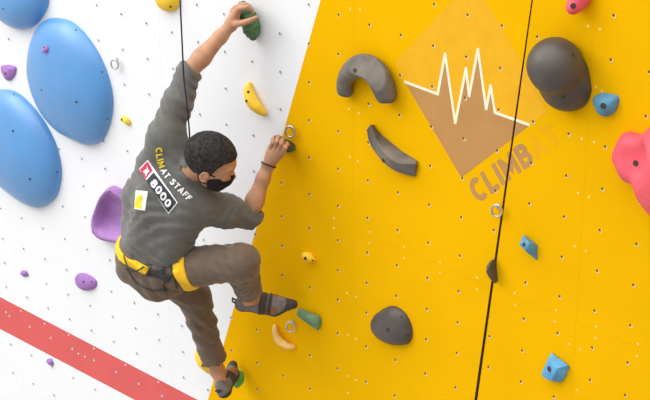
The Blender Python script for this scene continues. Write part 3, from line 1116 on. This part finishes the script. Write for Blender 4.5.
# forearms
def forearm(F, e, wv, side=1):
    m1 = e + (wv - e) * 0.30
    F.put(cone(e, m1, 0.040, 0.042), 0.02); F.put(cone(m1, e + (wv - e) * 0.75, 0.042, 0.031), 0.02); F.put(cone(e + (wv - e) * 0.75, wv, 0.031, 0.026), 0.02)


forearm(F, LEL, LWR); forearm(F, REL, RWR)
# legs
def leg(F, h_, k_, a_, off=0.0):
    F.put(cone(h_, k_, 0.085, 0.058), 0.04, off)
    m1 = k_ + (a_ - k_) * 0.3
    F.put(cone(k_, m1, 0.056, 0.054), 0.03, off); F.put(cone(m1, a_, 0.054, 0.036), 0.03, off)


leg(F, RHIP, RKN, RAN); leg(F, LHIP, LKN, LAN)
FD = nrm(RTOE - RAN)
RHEEL = at(243, 304, 0.19)
LHEEL = at(224.5, 391, 0.20)
for an, heel, toe in ((RAN, RHEEL, RTOE), (LAN, LHEEL, LTOE)):
    tl = toe - heel
    dn = -nrm(an - heel - tl * (((an - heel) @ tl) / (tl @ tl))) * 0.012
    ball = heel + tl * 0.66 + dn
    F.put(cone(an, heel, 0.034, 0.024), 0.02); F.put(cone(an, heel + tl * 0.45 + dn * 0.5, 0.032, 0.022), 0.015)
    F.put(cone(heel, ball, 0.022, 0.020), 0.015); F.put(cone(ball, toe - tl * 0.04 + dn * 0.6, 0.020, 0.010), 0.015)
# neck and head
F.put(cone(NECK - SPN * 0.03, hd(-0.035, 0, -0.055), 0.058, 0.056), 0.03)
F.put(ell(hd(-0.004, 0, 0.012), (HF, HS, HH), (0.108, 0.086, 0.106)), 0.03)
F.put(ell(hd(0.040, 0, -0.050), (HF, HS, HH), (0.062, 0.066, 0.080)), 0.03)
F.put(cone(hd(0.070, 0, -0.100), hd(0.082, 0, -0.100), 0.026, 0.022), 0.03)      # chin
F.put(cone(hd(0.020, 0.05, -0.085), hd(0.068, 0.02, -0.108), 0.022, 0.02), 0.03)   # jaw
F.put(cone(hd(0.020, -0.05, -0.085), hd(0.068, -0.02, -0.108), 0.022, 0.02), 0.03)
F.put(cone(hd(0.096, 0.0, 0.0), hd(0.120, 0, -0.040), 0.009, 0.013), 0.012)        # nose
F.put(cone(hd(0.108, 0.014, -0.043), hd(0.108, -0.014, -0.043), 0.009, 0.009), 0.01)
F.put(cone(hd(0.090, 0.045, 0.016), hd(0.100, 0.012, 0.014), 0.009, 0.009), 0.02)   # brow
F.put(cone(hd(0.090, -0.045, 0.016), hd(0.100, -0.012, 0.014), 0.009, 0.009), 0.02)
for sgn in (1, -1):
    F.carve(ell(hd(0.108, sgn * 0.032, -0.006), (HF, HS, HH), (0.020, 0.018, 0.011)), 0.01)
    F.put(cone(hd(0.094, sgn * 0.032, -0.035), hd(0.088, sgn * 0.042, -0.030), 0.014, 0.014), 0.02)  # cheek
    # ear: a rim around a shallow bowl
    ec = hd(0.010, sgn * 0.086, -0.040)
    ring = [ec + HF * (-0.004 + 0.015 * math.cos(t)) + HH * (0.026 * math.sin(t)) + HS * sgn * 0.006 for t in np.linspace(0.3, 2 * math.pi - 0.9, 9)]
    F.put(ell(ec, (HF, HS, HH), (0.017, 0.008, 0.028)), 0.006)
    chain(F, ring, [0.0055] * 9, 0.004)
F.put(cone(hd(0.104, 0.018, -0.068), hd(0.104, -0.018, -0.068), 0.006, 0.006), 0.006)  # lips
F.put(cone(hd(0.103, 0.015, -0.078), hd(0.103, -0.015, -0.078), 0.007, 0.007), 0.006)


# hands
def finger(F, pts, r0, r1):
    n = len(pts)
    P_ = [at(*p) for p in pts]
    chain(F, P_, list(np.linspace(r0, r1, n)), 0.004)


KN = [at(239.3, 8.6, 0.135), at(237.3, 7.6, 0.115), at(235.3, 8.1, 0.095), at(233.3, 10.1, 0.078)]
for kq in KN: F.put(cone(LWR, kq, 0.024, 0.014), 0.014)
F.put(cone(LWR, at(236.8, 22.6, 0.135), 0.024, 0.017), 0.012)
finger(F, [(239.3, 8.6, 0.135), (247.3, 6.8, 0.125), (251.6, 9.2, 0.108), (252.8, 12.8, 0.095)], 0.0125, 0.0085)
finger(F, [(237.3, 7.6, 0.115), (244.8, 4.9, 0.100), (249.3, 6.4, 0.080), (251.8, 9.6, 0.070)], 0.0125, 0.0085)
finger(F, [(235.3, 8.1, 0.095), (241.8, 4.1, 0.075), (246.8, 4.1, 0.055), (250.3, 6.6, 0.045)], 0.012, 0.008)
finger(F, [(233.3, 10.1, 0.078), (238.8, 5.6, 0.055), (242.8, 4.6, 0.040), (245.8, 6.2, 0.03)], 0.011, 0.0075)
finger(F, [(235.3, 24.1, 0.140), (242.3, 23.1, 0.145), (250.3, 20.2, 0.130), (256.8, 17.2, 0.108)], 0.017, 0.0095)

KR = [(271.3, 151, 0.110), (275.2, 150, 0.118), (279.3, 150.8, 0.118), (282.8, 153, 0.110)]
for kq in KR: F.put(cone(RWR, at(*kq), 0.024, 0.013), 0.014)
TI = [(273.2, 138.5), (278.0, 136.5), (282.8, 139.5), (287.2, 143.8)]
for (kx, ky, kd), (tx, ty) in zip(KR, TI):
    mx, my = kx + (tx - kx) * 0.62, ky + (ty - ky) * 0.62
    finger(F, [(kx, ky, kd), (mx, my, kd + 0.006), (tx, ty, kd - 0.022), (tx + 1.2, ty + 0.8, kd - 0.048)], 0.0120, 0.0085)
finger(F, [(267, 160, 0.10), (268.6, 153, 0.085), (270.3, 147, 0.070), (273.0, 143.5, 0.063)], 0.016, 0.0095)

body = F.build('person', M['skin'], None, 2, V3(PEL[0], PEL[1], LTOE[2] - 0.05))
tag(body, 'climber in grey shirt and taupe trousers reaching up the wall, seen from behind', 'person')
BODYO = body
bodybvh = bvh_of(body)

# eyes
for sgn in (1, -1):
    c = hd(0.0865, sgn * 0.031, -0.006)
    Fe = Field(c - 0.014, c + 0.014, 0.0016)
    Fe.put(cone(c, c + HF * 1e-4, 0.0110), 0)
    e = Fe.build('eye', M['eye'], body, 1)
    b = MB(); b.disc(c + HF * 0.0112, 0.0060, HF, 12); b.build('iris', M['iris'], e)

# hair: short cap with a hairline
F = Field(HC - 0.15, HC + 0.15, 0.003)
F.put(ell(hd(-0.010, 0, 0.014), (HF, HS, HH), (0.1215, 0.0955, 0.114)), 0)
x, y, z = F.full()
rf = (x - HC[0]) * HF[0] + (y - HC[1]) * HF[1] + (z - HC[2]) * HF[2]
rh = (x - HC[0]) * HH[0] + (y - HC[1]) * HH[1] + (z - HC[2]) * HH[2]
rs = np.abs((x - HC[0]) * HS[0] + (y - HC[1]) * HS[1] + (z - HC[2]) * HS[2])
cut = np.interp(rf, [-0.13, -0.06, -0.025, 0.012, 0.026, 0.034, 0.045, 0.060, 0.080, 0.12], [-0.075, -0.078, -0.050, -0.030, -0.028, -0.010, 0.025, 0.048, 0.058, 0.066])
F.a = np.maximum(F.a, ((cut - rh) * 0.7).astype(np.float32))
F.wrinkle(0.0016, lambda x, y, z: np.sin(x * 420 + 3 * np.sin(z * 260)) * np.sin(z * 450 + 2 * np.sin(y * 300)))
F.build('hair', M['hair'], body, 1)

# face mask with ear loops
F = Field(HC - 0.2, HC + 0.2, 0.003)
F.put(ell(hd(0.040, 0, -0.050), (HF, HS, HH), (0.062, 0.066, 0.080)), 0.0, 0.007)
F.put(cone(hd(0.070, 0, -0.100), hd(0.082, 0, -0.100), 0.026, 0.022), 0.02, 0.007)
F.put(cone(hd(0.020, 0.05, -0.085), hd(0.068, 0.02, -0.108), 0.022, 0.02), 0.02, 0.007)
F.put(cone(hd(0.020, -0.05, -0.085), hd(0.068, -0.02, -0.108), 0.022, 0.02), 0.02, 0.007)
F.put(cone(hd(0.112, 0, -0.038), hd(0.106, 0, -0.070), 0.017, 0.019), 0.03)
F.plane(hd(0.022, 0, -0.06), -HF - HH * 0.25, 0.004)
F.plane(hd(0.08, 0, -0.030), HH - HF * 0.22, 0.004)
mask = F.build('face_mask', M['mask'], body)
for sgn in (1, -1):
    b = MB()
    b.tube(spline([hd(0.050, sgn * 0.074, -0.028), hd(0.022, sgn * 0.086, -0.020), hd(-0.006, sgn * 0.092, -0.012), hd(-0.024, sgn * 0.090, -0.040), hd(-0.002, sgn * 0.087, -0.076), hd(0.048, sgn * 0.068, -0.085)], 5, False), 0.003, 6)
    b.build('ear_loop', M['mask'], mask)


# ------------------------------------------------------------------ clothes
def foldnoise(fx, fy, fz, warp=2.0):
    def fn(x, y, z):
        a = x * fx + y * fy + z * fz
        return 0.6 * np.sin(a + warp * np.sin(x * 17 + z * 13) + 1.3 * np.sin(y * 23 - z * 9)) + 0.4 * np.sin(1.7 * a + warp * np.sin(y * 21 + x * 11 + 1.0))
    return fn


def limb_folds(F, segs, amp):
    """rings of creases around given points of limbs: (point, axis, reach, wavelength, tilt)"""
    for p, ax, reach, wl_, tilt in segs:
        ax = nrm(ax)
        u_, v_ = basis(ax)

        def fn(x, y, z):
            q = (x - p[0]) * ax[0] + (y - p[1]) * ax[1] + (z - p[2]) * ax[2]
            s = (x - p[0]) * u_[0] + (y - p[1]) * u_[1] + (z - p[2]) * u_[2]
            t = (x - p[0]) * v_[0] + (y - p[1]) * v_[1] + (z - p[2]) * v_[2]
            d2 = q * q + s * s + t * t
            w_ = np.exp(-d2 / (reach * reach))
            return w_ * np.sin(2 * math.pi * (q + tilt * s + 0.012 * np.sin(s * 28) + 0.010 * np.sin(t * 24 + 1)) / wl_)
        F.wrinkle(amp, fn)


def at_depth(px, py, d):
    v = ray(px, py)
    return CAMP + v * (d / (v @ FWD))


DC = (PEL - CAMP) @ FWD
BP1, BP2, BP3 = at_depth(114.5, 236, DC + 0.01), at_depth(146, 266, DC - 0.105), at_depth(186, 264, DC - 0.05)
BELTN = nrm(np.cross(BP2 - BP1, BP3 - BP1))
if BELTN @ SPN < 0: BELTN = -BELTN
BELTC = (BP1 + BP2 + BP3) / 3

# shirt
lo = np.min([LSH, RSH, PEL, LEL, REL, NECK], 0) - 0.17; hi = np.max([LSH, RSH, PEL, LEL, REL, NECK], 0) + 0.17
F = Field(lo, hi, 0.0045)
torso(F, 0.004)
c0, b0, k0 = frame(0.05)
F.plane(BELTC + BELTN * 0.014, -BELTN, 0.006)
LFA = nrm(LWR - LEL); RFA = nrm(RWR - REL)
G = Field(lo, hi, 0.0045)
arms_upper(G, 0.008)
G.put(cone(LEL, LEL + LFA * 0.10, 0.054, 0.054), 0.03)
G.plane(LEL + LFA * 0.018, LFA, 0.004)
G.carve(cone(LEL + LFA * 0.008, LEL + LFA * 0.12, 0.047, 0.047))
E = Field(lo, hi, 0.0045)
E.put(cone(REL, REL + RFA * 0.08, 0.060, 0.059), 0)
E.plane(REL + RFA * 0.030, RFA, 0.004)
t = np.clip(0.5 + 0.5 * (G.a - E.a) / 0.02, 0, 1)
G.a = G.a + (E.a - G.a) * t - 0.02 * t * (1 - t)
G.carve(cone(REL + RFA * 0.022, REL + RFA * 0.12, 0.052, 0.052))
k_ = 0.045
t = np.clip(0.5 + 0.5 * (F.a - G.a) / k_, 0, 1)
F.a = F.a + (G.a - F.a) * t - k_ * t * (1 - t)
F.put(cone(NECK - SPN * 0.01, NECK + (hd(-0.03, 0, -0.05) - NECK) * 0.50, 0.068, 0.066), 0.02)
F.carve(cone(NECK + (hd(-0.03, 0, -0.05) - NECK) * 0.52, hd(-0.03, 0, -0.05), 0.061, 0.064), 0.004)
F.wrinkle(0.0035, foldnoise(26, 34, 62))
limb_folds(F, [(LEL, LEL - LSH, 0.10, 0.034, 0.5), (LSH + (LEL - LSH) * 0.45, LEL - LSH, 0.10, 0.05, 0.8), (REL, REL - RSH, 0.09, 0.034, -0.5), (RSH + (REL - RSH) * 0.5, REL - RSH, 0.10, 0.045, 0.7),
               (frame(0.22)[0] + frame(0.22)[2] * 0.10, SPN, 0.13, 0.05, 0.5), (frame(0.12)[0] + frame(0.1)[1] * 0.12, SPN, 0.10, 0.035, 0.4), (frame(0.55)[0] + frame(0.55)[2] * 0.1, BSH, 0.14, 0.06, 0.9)], 0.0038)
shirt = F.build('shirt', M['shirt'], body)

# trousers
lo = np.min([RHIP, LHIP, RKN, LKN, LAN, RAN], 0) - 0.17; hi = np.max([RHIP, LHIP, RKN, LKN, LAN, RAN], 0) + 0.19
hi[1] = min(hi[1], -0.02)
F = Field(lo, hi, 0.0045)
c1, b1, k1 = frame(0.16)
F.put(cone(PEL - BHP * 0.065, PEL + BHP * 0.075, 0.104, 0.108), 0.04)
F.put(cone(c1 - b1 * 0.062, c1 + b1 * 0.062, 0.099, 0.099), 0.04)
F.put(cone(PEL + BHP * 0.06 - k1 * 0.0 - SPN * 0.05 + k1 * 0.035, PEL - BHP * 0.06 - SPN * 0.05 + k1 * 0.035, 0.095, 0.095), 0.04)
F.put(cone(frame(0.28)[0] - b1 * 0.062, frame(0.28)[0] + b1 * 0.062, 0.099, 0.099), 0.04)
F.plane(BELTC + BELTN * 0.016, BELTN, 0.004)
LL = nrm(LAN - LKN); RL = nrm(RAN - RKN)
LCUF = LKN + LL * (np.linalg.norm(LAN - LKN) * 0.83)
RCUF = RKN + RL * (np.linalg.norm(RAN - RKN) * 0.80)
G = Field(lo, hi, 0.0045)
G.put(cone(RHIP, RKN, 0.105, 0.083), 0.05)
G.put(cone(RKN, RCUF + RL * 0.05, 0.080, 0.060), 0.03)
G.put(cone(LHIP, LKN, 0.103, 0.080), 0.05)
G.put(cone(LKN, LCUF, 0.077, 0.058), 0.03)
G.put(cone(LCUF, LCUF + LL * 0.05, 0.060, 0.064), 0.02)
for cf, d in ((LCUF, LL), (RCUF, RL)):
    x, y, z = G.full()
    q = ((x - cf[0]) * d[0] + (y - cf[1]) * d[1] + (z - cf[2]) * d[2] - 0.005).astype(np.float32)
    near = np.sqrt((x - cf[0]) ** 2 + (y - cf[1]) ** 2 + (z - cf[2]) ** 2) < 0.14
    G.a = np.where(near, np.maximum(G.a, q), G.a)
    G.carve(cone(cf - d * 0.04, cf + d * 0.1, 0.050, 0.054))
t = np.clip(0.5 + 0.5 * (F.a - G.a) / 0.05, 0, 1)
F.a = F.a + (G.a - F.a) * t - 0.05 * t * (1 - t)
F.wrinkle(0.004, foldnoise(40, 20, 38))
TH0 = nrm(RKN - RHIP)
limb_folds(F, [(RKN - TH0 * 0.05, rut(0.2, 1, 0.2), 0.09, 0.05, 0.8), (RKN + (RAN - RKN) * 0.45, RAN - RKN, 0.09, 0.04, 0.6), (RHIP + (RKN - RHIP) * 0.1 + k1 * 0.05, RKN - RHIP, 0.12, 0.055, 0.6),
               (LCUF, LL, 0.07, 0.028, 0.4), (LKN + (LAN - LKN) * 0.4, LAN - LKN, 0.14, 0.085, 1.3), (PEL + k1 * 0.1, SPN, 0.12, 0.06, 0.9)], 0.0058)
TROUF = F
trous = F.build('trousers', M['trouser'], body)

# ------------------------------------------------------------------ harness over the trousers
def band(name, base, p, n, half, off, m, parent, extra=None, h=0.004):
    """strip of webbing around a body part: inflated copy of `base` between two planes"""
    n = nrm(n)
    F = Field(base.lo + 3 * base.h, base.lo + base.h * (base.n - 1) - 3 * base.h, base.h)
    F.a = base.a[:F.n[0], :F.n[1], :F.n[2]].copy() - off if F.a.shape != base.a.shape else base.a.copy() - off
    x, y, z = F.full()
    d = ((x - p[0]) * n[0] + (y - p[1]) * n[1] + (z - p[2]) * n[2])
    F.a = np.maximum(F.a, (np.abs(d) - half).astype(np.float32))
    rad = np.sqrt((x - p[0]) ** 2 + (y - p[1]) ** 2 + (z - p[2]) ** 2)
    F.a = np.maximum(F.a, (rad - extra[0]).astype(np.float32))
    if len(extra) > 1:
        for pp, nn in extra[1:]: F.plane(pp, nn)
    return F.build(name, m, parent, 1)


B = Field(TROUF.lo + 3 * TROUF.h, TROUF.lo + TROUF.h * (TROUF.n - 1) - 3 * TROUF.h, TROUF.h)
c2, b2, k2 = frame(0.10)
for cc, half, r in ((PEL, 0.075, 0.108), (frame(0.16)[0], 0.062, 0.103), (frame(0.30)[0], 0.060, 0.101)):
    bb = frame(0.1)[1]
    B.put(cone(cc - bb * half, cc + bb * half, r, r), 0.04)
B.a = np.minimum(B.a, TROUF.a)
harness = empty('harness', PEL)
harness.parent = body
harness.location = PEL - ORG[body.name]
beltc = BELTC
bn = BELTN
split_p, split_n = at_depth(151, 268, DC - 0.10), b2
band('waist_belt', B, beltc, bn, 0.016, 0.010, M['webbing'], harness, (0.3, (split_p, split_n)))
band('belt_padding', B, beltc, bn, 0.014, 0.009, M['darkweb'], harness, (0.3, (split_p, -split_n), (at_depth(181, 264, DC - 0.1), b2)))
TH = nrm(RKN - RHIP)
LLP = RHIP + (RKN - RHIP) * 0.345
band('leg_loop', TROUF, LLP, TH + 0.06 * rut(0, 1, 0), 0.027, 0.007, M['webbing'], harness, (0.15,))
ALLB = bvh_of(trous, shirt)


def draped(pts, r, m, name, parent, lift=0.006, bv=None):
    q = []
    for p in spline(pts, 6, False):
        h, n = cast(ALLB if bv is None else bv, p[0], p[1])
        if h is None: h, n = (q[-1][1] if q else at(p[0], p[1], 0.6)), -FWD
        else: h = h + (n if n @ FWD < 0 else -n) * lift
        # keep depth continuous where the line runs past the silhouette
        if q and np.linalg.norm(h - q[-1][0]) > 0.08:
            dd = (q[-1][0] - CAMP) @ FWD
            v = ray(p[0], p[1]); h = CAMP + v * (dd / (v @ FWD))
        q.append((h, h))
    b = MB()
    b.tube([a for a, _ in q], r, 7, 0)
    return b.build(name, m, parent)


def gloop(p0, p1, sag, name='gear_loop'):
    a_, n0 = cast(ALLB, *p0); b_, n1 = cast(ALLB, *p1)
    if a_ is None or b_ is None: return
    out = nrm(-FWD)
    pts = []
    for t in np.linspace(0, 1, 15):
        q = a_ + (b_ - a_) * t
        s = 4 * t * (1 - t)
        pts.append(q + out * (0.014 + 0.02 * s) + np.array(sag) * s)
    mb = MB(); mb.tube(pts, 0.0036, 8); mb.build(name, M['loop'], harness)


gloop((124, 255), (144, 266), rut(-0.008, -0.045, 0))
gloop((116.5, 240), (119, 247), rut(-0.028, -0.040, 0))
gloop((146, 264), (166, 268), rut(0, -0.020, 0))
draped([(127, 268), (136, 281), (150, 289), (168, 289)], 0.003, M['darkweb'], 'rear_strap', harness)
draped([(164, 266), (164.5, 278), (165, 292)], 0.003, M['darkweb'], 'rear_strap', harness)
draped([(170, 264), (174, 276), (177, 288)], 0.003, M['darkweb'], 'rear_strap', harness)

# ------------------------------------------------------------------ printing on the back of the shirt
SB = bvh_of(shirt)


def print_on(name, verts_px, faces, m, lift, parent):
    v = []
    lift = np.broadcast_to(lift, len(verts_px))
    for p, lf in zip(verts_px, lift):
        h, n = cast(SB, p[0], p[1])
        if h is None: h, n = on_ray(p[0], p[1], -0.5), -FWD
        if n @ FWD > 0: n = -n
        v.append(h + n * lf)
    return link_mesh(name, v, faces, m, parent, True)


def quad_grid(c, n=8, m=8):
    c = np.array(c, float)
    v, f = [], []
    for j in range(m + 1):
        for i in range(n + 1):
            s, t = i / n, j / m
            v.append((1 - t) * ((1 - s) * c[0] + s * c[1]) + t * ((1 - s) * c[3] + s * c[2]))
    for j in range(m):
        for i in range(n):
            a = j * (n + 1) + i
            f.append([a, a + 1, a + n + 2, a + n + 1])
    return v, f


# curved line of letters: path of the baseline in the picture, letters stand to its upper right
path = spline([(155.8, 147), (156.5, 156), (158.8, 166), (163.5, 175.5), (171, 184), (180, 193), (188.5, 202)], 12, False)
plen = np.concatenate([[0], np.cumsum(np.linalg.norm(np.diff(path, axis=0), axis=1))])


def on_path(s):
    x = np.interp(s, plen, path[:, 0]); y = np.interp(s, plen, path[:, 1])
    s2 = min(s + 3, plen[-1]); s1 = max(s2 - 6, 0)
    d = nrm(np.array([np.interp(s2, plen, path[:, 0]) - np.interp(s1, plen, path[:, 0]), np.interp(s2, plen, path[:, 1]) - np.interp(s1, plen, path[:, 1])]))
    return np.array([x, y]), d


def shirt_text(s, s0, s1, m, name, height=6.6):
    v, f, k, x0, x1 = text_mesh(s, 0.21)
    out = []
    for a, c in v:
        p, d = on_path(s0 + (s1 - s0) * (a - x0) / (x1 - x0))
        up = np.array([d[1], -d[0]])
        out.append(p + up * c * height)
    print_on(name, out, f, m, 0.0035 + 0.00015 * k, shirt)


shirt_text('CLIM', 0.5, 22, M['yellowprint'], 'yellow_lettering')
shirt_text('AT STAFF', 24, plen[-1] - 0.5, M['whiteprint'], 'white_lettering')
badge = [(139.4, 168.9), (147.9, 159.8), (178.0, 202.6), (168.7, 214.2)]
v, f = quad_grid(badge, 6, 22)
print_on('badge_border', v, f, M['whiteprint'], 0.0022, shirt)
v, f = quad_grid([(140.5, 169.2), (147.8, 161.3), (152.9, 170.6), (145.6, 179.4)], 6, 6)
print_on('badge_red_square', v, f, M['redprint'], 0.0034, shirt)
v, f = quad_grid([(146.5, 180.8), (154.0, 172.4), (176.7, 202.5), (168.6, 212.2)], 6, 14)
print_on('badge_dark_field', v, f, M['darkprint'], 0.0034, shirt)


def affine_text(s, o, e, up, m, name, lift, bold=0.2):
    v, f, k, x0, x1 = text_mesh(s, bold)
    o, e, up = np.array(o), np.array(e), np.array(up)
    print_on(name, [o + (e - o) * (a - x0) / (x1 - x0) + up * c for a, c in v], f, m, lift + 0.00015 * k, shirt)


affine_text('8000', (150.4, 183.8), (167.9, 207.9), (4.6, -5.3), M['whiteprint'], 'badge_number', 0.0046, 0.24)
# small white winged mark in the red square
wing = [(143.6, 171.8), (145.6, 169.3), (147.2, 170.0), (147.6, 165.2), (148.8, 169.8), (150.4, 171.2), (148.2, 172.6), (146.6, 176.6), (145.8, 173.2)]
c = np.mean(wing, 0)
print_on('badge_mark', wing + [tuple(c)], [[i, (i + 1) % 9, 9] for i in range(9)], M['whiteprint'], 0.0048, shirt)
v, f = quad_grid([(136.2, 190.2), (148.2, 191.3), (145.2, 210.6), (134.6, 208.9)], 5, 8)
print_on('white_patch', v, f, M['whiteprint'], 0.0024, shirt)
v, f = quad_grid([(136.6, 197), (142.6, 194), (141.6, 208.6), (135.0, 207.8)], 5, 8)
print_on('yellow_patch', v, f, M['yellowprint'], 0.0036, shirt)


# ------------------------------------------------------------------ shoes
def shoe(an, heel, toe, lens, fat=1.0, low=0.040):
    ball = heel + (toe - heel) * 0.62 - nrm(an - heel - (toe - heel) * (((an - heel) @ (toe - heel)) / ((toe - heel) @ (toe - heel)))) * (0.012 * fat)
    mid = heel + (toe - heel) * 0.36
    lo = np.min([an, heel, toe], 0) - 0.07; hi = np.max([an, heel, toe], 0) + 0.07
    hi[1] = min(hi[1], -0.006)
    ax = nrm(toe - heel)
    upn = nrm(an - heel - ax * ((an - heel) @ ax))
    sd = np.cross(ax, upn)

    def base(off=0.0):
        F = Field(lo, hi, 0.003)
        F.put(cone(heel + upn * 0.004, mid + upn * 0.006, 0.034, 0.036 * fat), 0.02, off)
        F.put(cone(mid + upn * 0.008, ball - upn * 0.002, 0.037 * fat, 0.039 * fat), 0.02, off)
        F.put(cone(ball - upn * 0.002 + sd * 0.008, toe - upn * 0.008, 0.032 * fat, 0.015), 0.02, off)
        F.put(cone(ball - upn * 0.002 - sd * 0.008, toe - upn * 0.008, 0.032 * fat, 0.015), 0.02, off)
        F.put(cone(heel + upn * 0.01, heel + upn * 0.034 + ax * 0.01, 0.033, 0.030), 0.015, off)
        F.plane(heel - upn * 0.034 * fat, -upn * 1.0 - ax * 0.04, 0.012)
        return F
    F = base()
    F.carve(cone(an - upn * low, an + upn * 0.1 - ax * 0.02, 0.034, 0.046), 0.004)
    F.plane(an + upn * 0.012, upn, 0.004)
    s = F.build('shoe', M['shoe'], body)
    # rubber: sole and toe cap
    F = base(0.003)
    x, y, z = F.full()
    hgt = (x - heel[0]) * upn[0] + (y - heel[1]) * upn[1] + (z - heel[2]) * upn[2]
    lng = (x - heel[0]) * ax[0] + (y - heel[1]) * ax[1] + (z - heel[2]) * ax[2]
    L = np.linalg.norm(toe - heel)
    lvl = np.interp(lng, [-0.04, 0.0, 0.3 * L, 0.6 * L, 0.82 * L, 0.9 * L, L], [0.006, -0.004, -0.016, -0.016, -0.008, 0.02, 0.08])
    F.a = np.maximum(F.a, ((hgt - lvl) * 0.8).astype(np.float32))
    F.build('rubber_sole', M['shoedark'], s, 1)
    for pos, wdt in lens:
        F = base(0.0055)
        x, y, z = F.full()
        lng2 = ((x - heel[0]) * (ax[0]) + (y - heel[1]) * ax[1] + (z - heel[2]) * ax[2]) - 0.35 * ((x - heel[0]) * upn[0] + (y - heel[1]) * upn[1] + (z - heel[2]) * upn[2])
        F.a = np.maximum(F.a, (np.abs(lng2 - pos * L) - wdt).astype(np.float32))
        hgt = (x - heel[0]) * upn[0] + (y - heel[1]) * upn[1] + (z - heel[2]) * upn[2]
        F.a = np.maximum(F.a, (-0.014 - hgt).astype(np.float32))
        F.build('strap', M['shoedark'], s, 1)
    # coloured side panel
    F = base(0.0025)
    x, y, z = F.full()
    lng2 = (x - heel[0]) * ax[0] + (y - heel[1]) * ax[1] + (z - heel[2]) * ax[2]
    hgt = (x - heel[0]) * upn[0] + (y - heel[1]) * upn[1] + (z - heel[2]) * upn[2]
    F.a = np.maximum(F.a, np.maximum(np.abs(lng2 - 0.60 * L) - 0.022, np.abs(hgt - 0.012) - 0.011).astype(np.float32))
    F.build('side_panel', M['shoeo'], s, 1)
    # heel pull tab
    b = MB()
    p = heel + upn * 0.045 - ax * 0.030
    b.tube([p - sd * 0.008 - upn * 0.018, p - sd * 0.008 + upn * 0.004 - ax * 0.008, p + sd * 0.008 + upn * 0.004 - ax * 0.008, p + sd * 0.008 - upn * 0.018], 0.0045, 8)
    b.build('pull_tab', M['shoedark'], s)
    return s


shoe(RAN, RHEEL, RTOE, ((0.40, 0.018), (0.54, 0.008)), 1.22, 0.020)
shoe(LAN, LHEEL, LTOE, ((0.30, 0.010), (0.46, 0.010)))

# bracelet
a_, b_ = basis(RFA)
c = RWR + RFA * 0.006
mb = MB()
ring = []
for t in np.linspace(0, 2 * math.pi, 33)[:-1]:
    d = a_ * math.cos(t) + b_ * math.sin(t)
    h = bodybvh.ray_cast(Vector(c + d * 0.07), Vector(-d))
    ring.append((np.array(h[0]) if h[0] is not None else c + d * 0.035) + d * 0.002)
mb.tube(ring, 0.0042, 8, closed=True)
mb.build('bracelet', M['loop'], body)

# ------------------------------------------------------------------ rope hanging down in front of the climber
pts = []
for px, py, yy in ((178.5, -60, -0.45), (180.2, 0, -0.45), (182, 40, -0.45), (183.8, 77, -0.457), (186.2, 98, -0.475), (188.0, 116, -0.475), (189.5, 134, -0.41), (190, 152, -0.345), (188, 200, -0.335), (182, 245, -0.35)):
    pts.append(on_ray(px, py, yy))
mb = MB()
mb.tube(spline(pts, 8, False), 0.0036, 8)
o = mb.build('rope', M['navy'], None, origin=pts[0])
tag(o, 'thin dark navy rope hanging down past the climber\'s raised arm', 'rope')
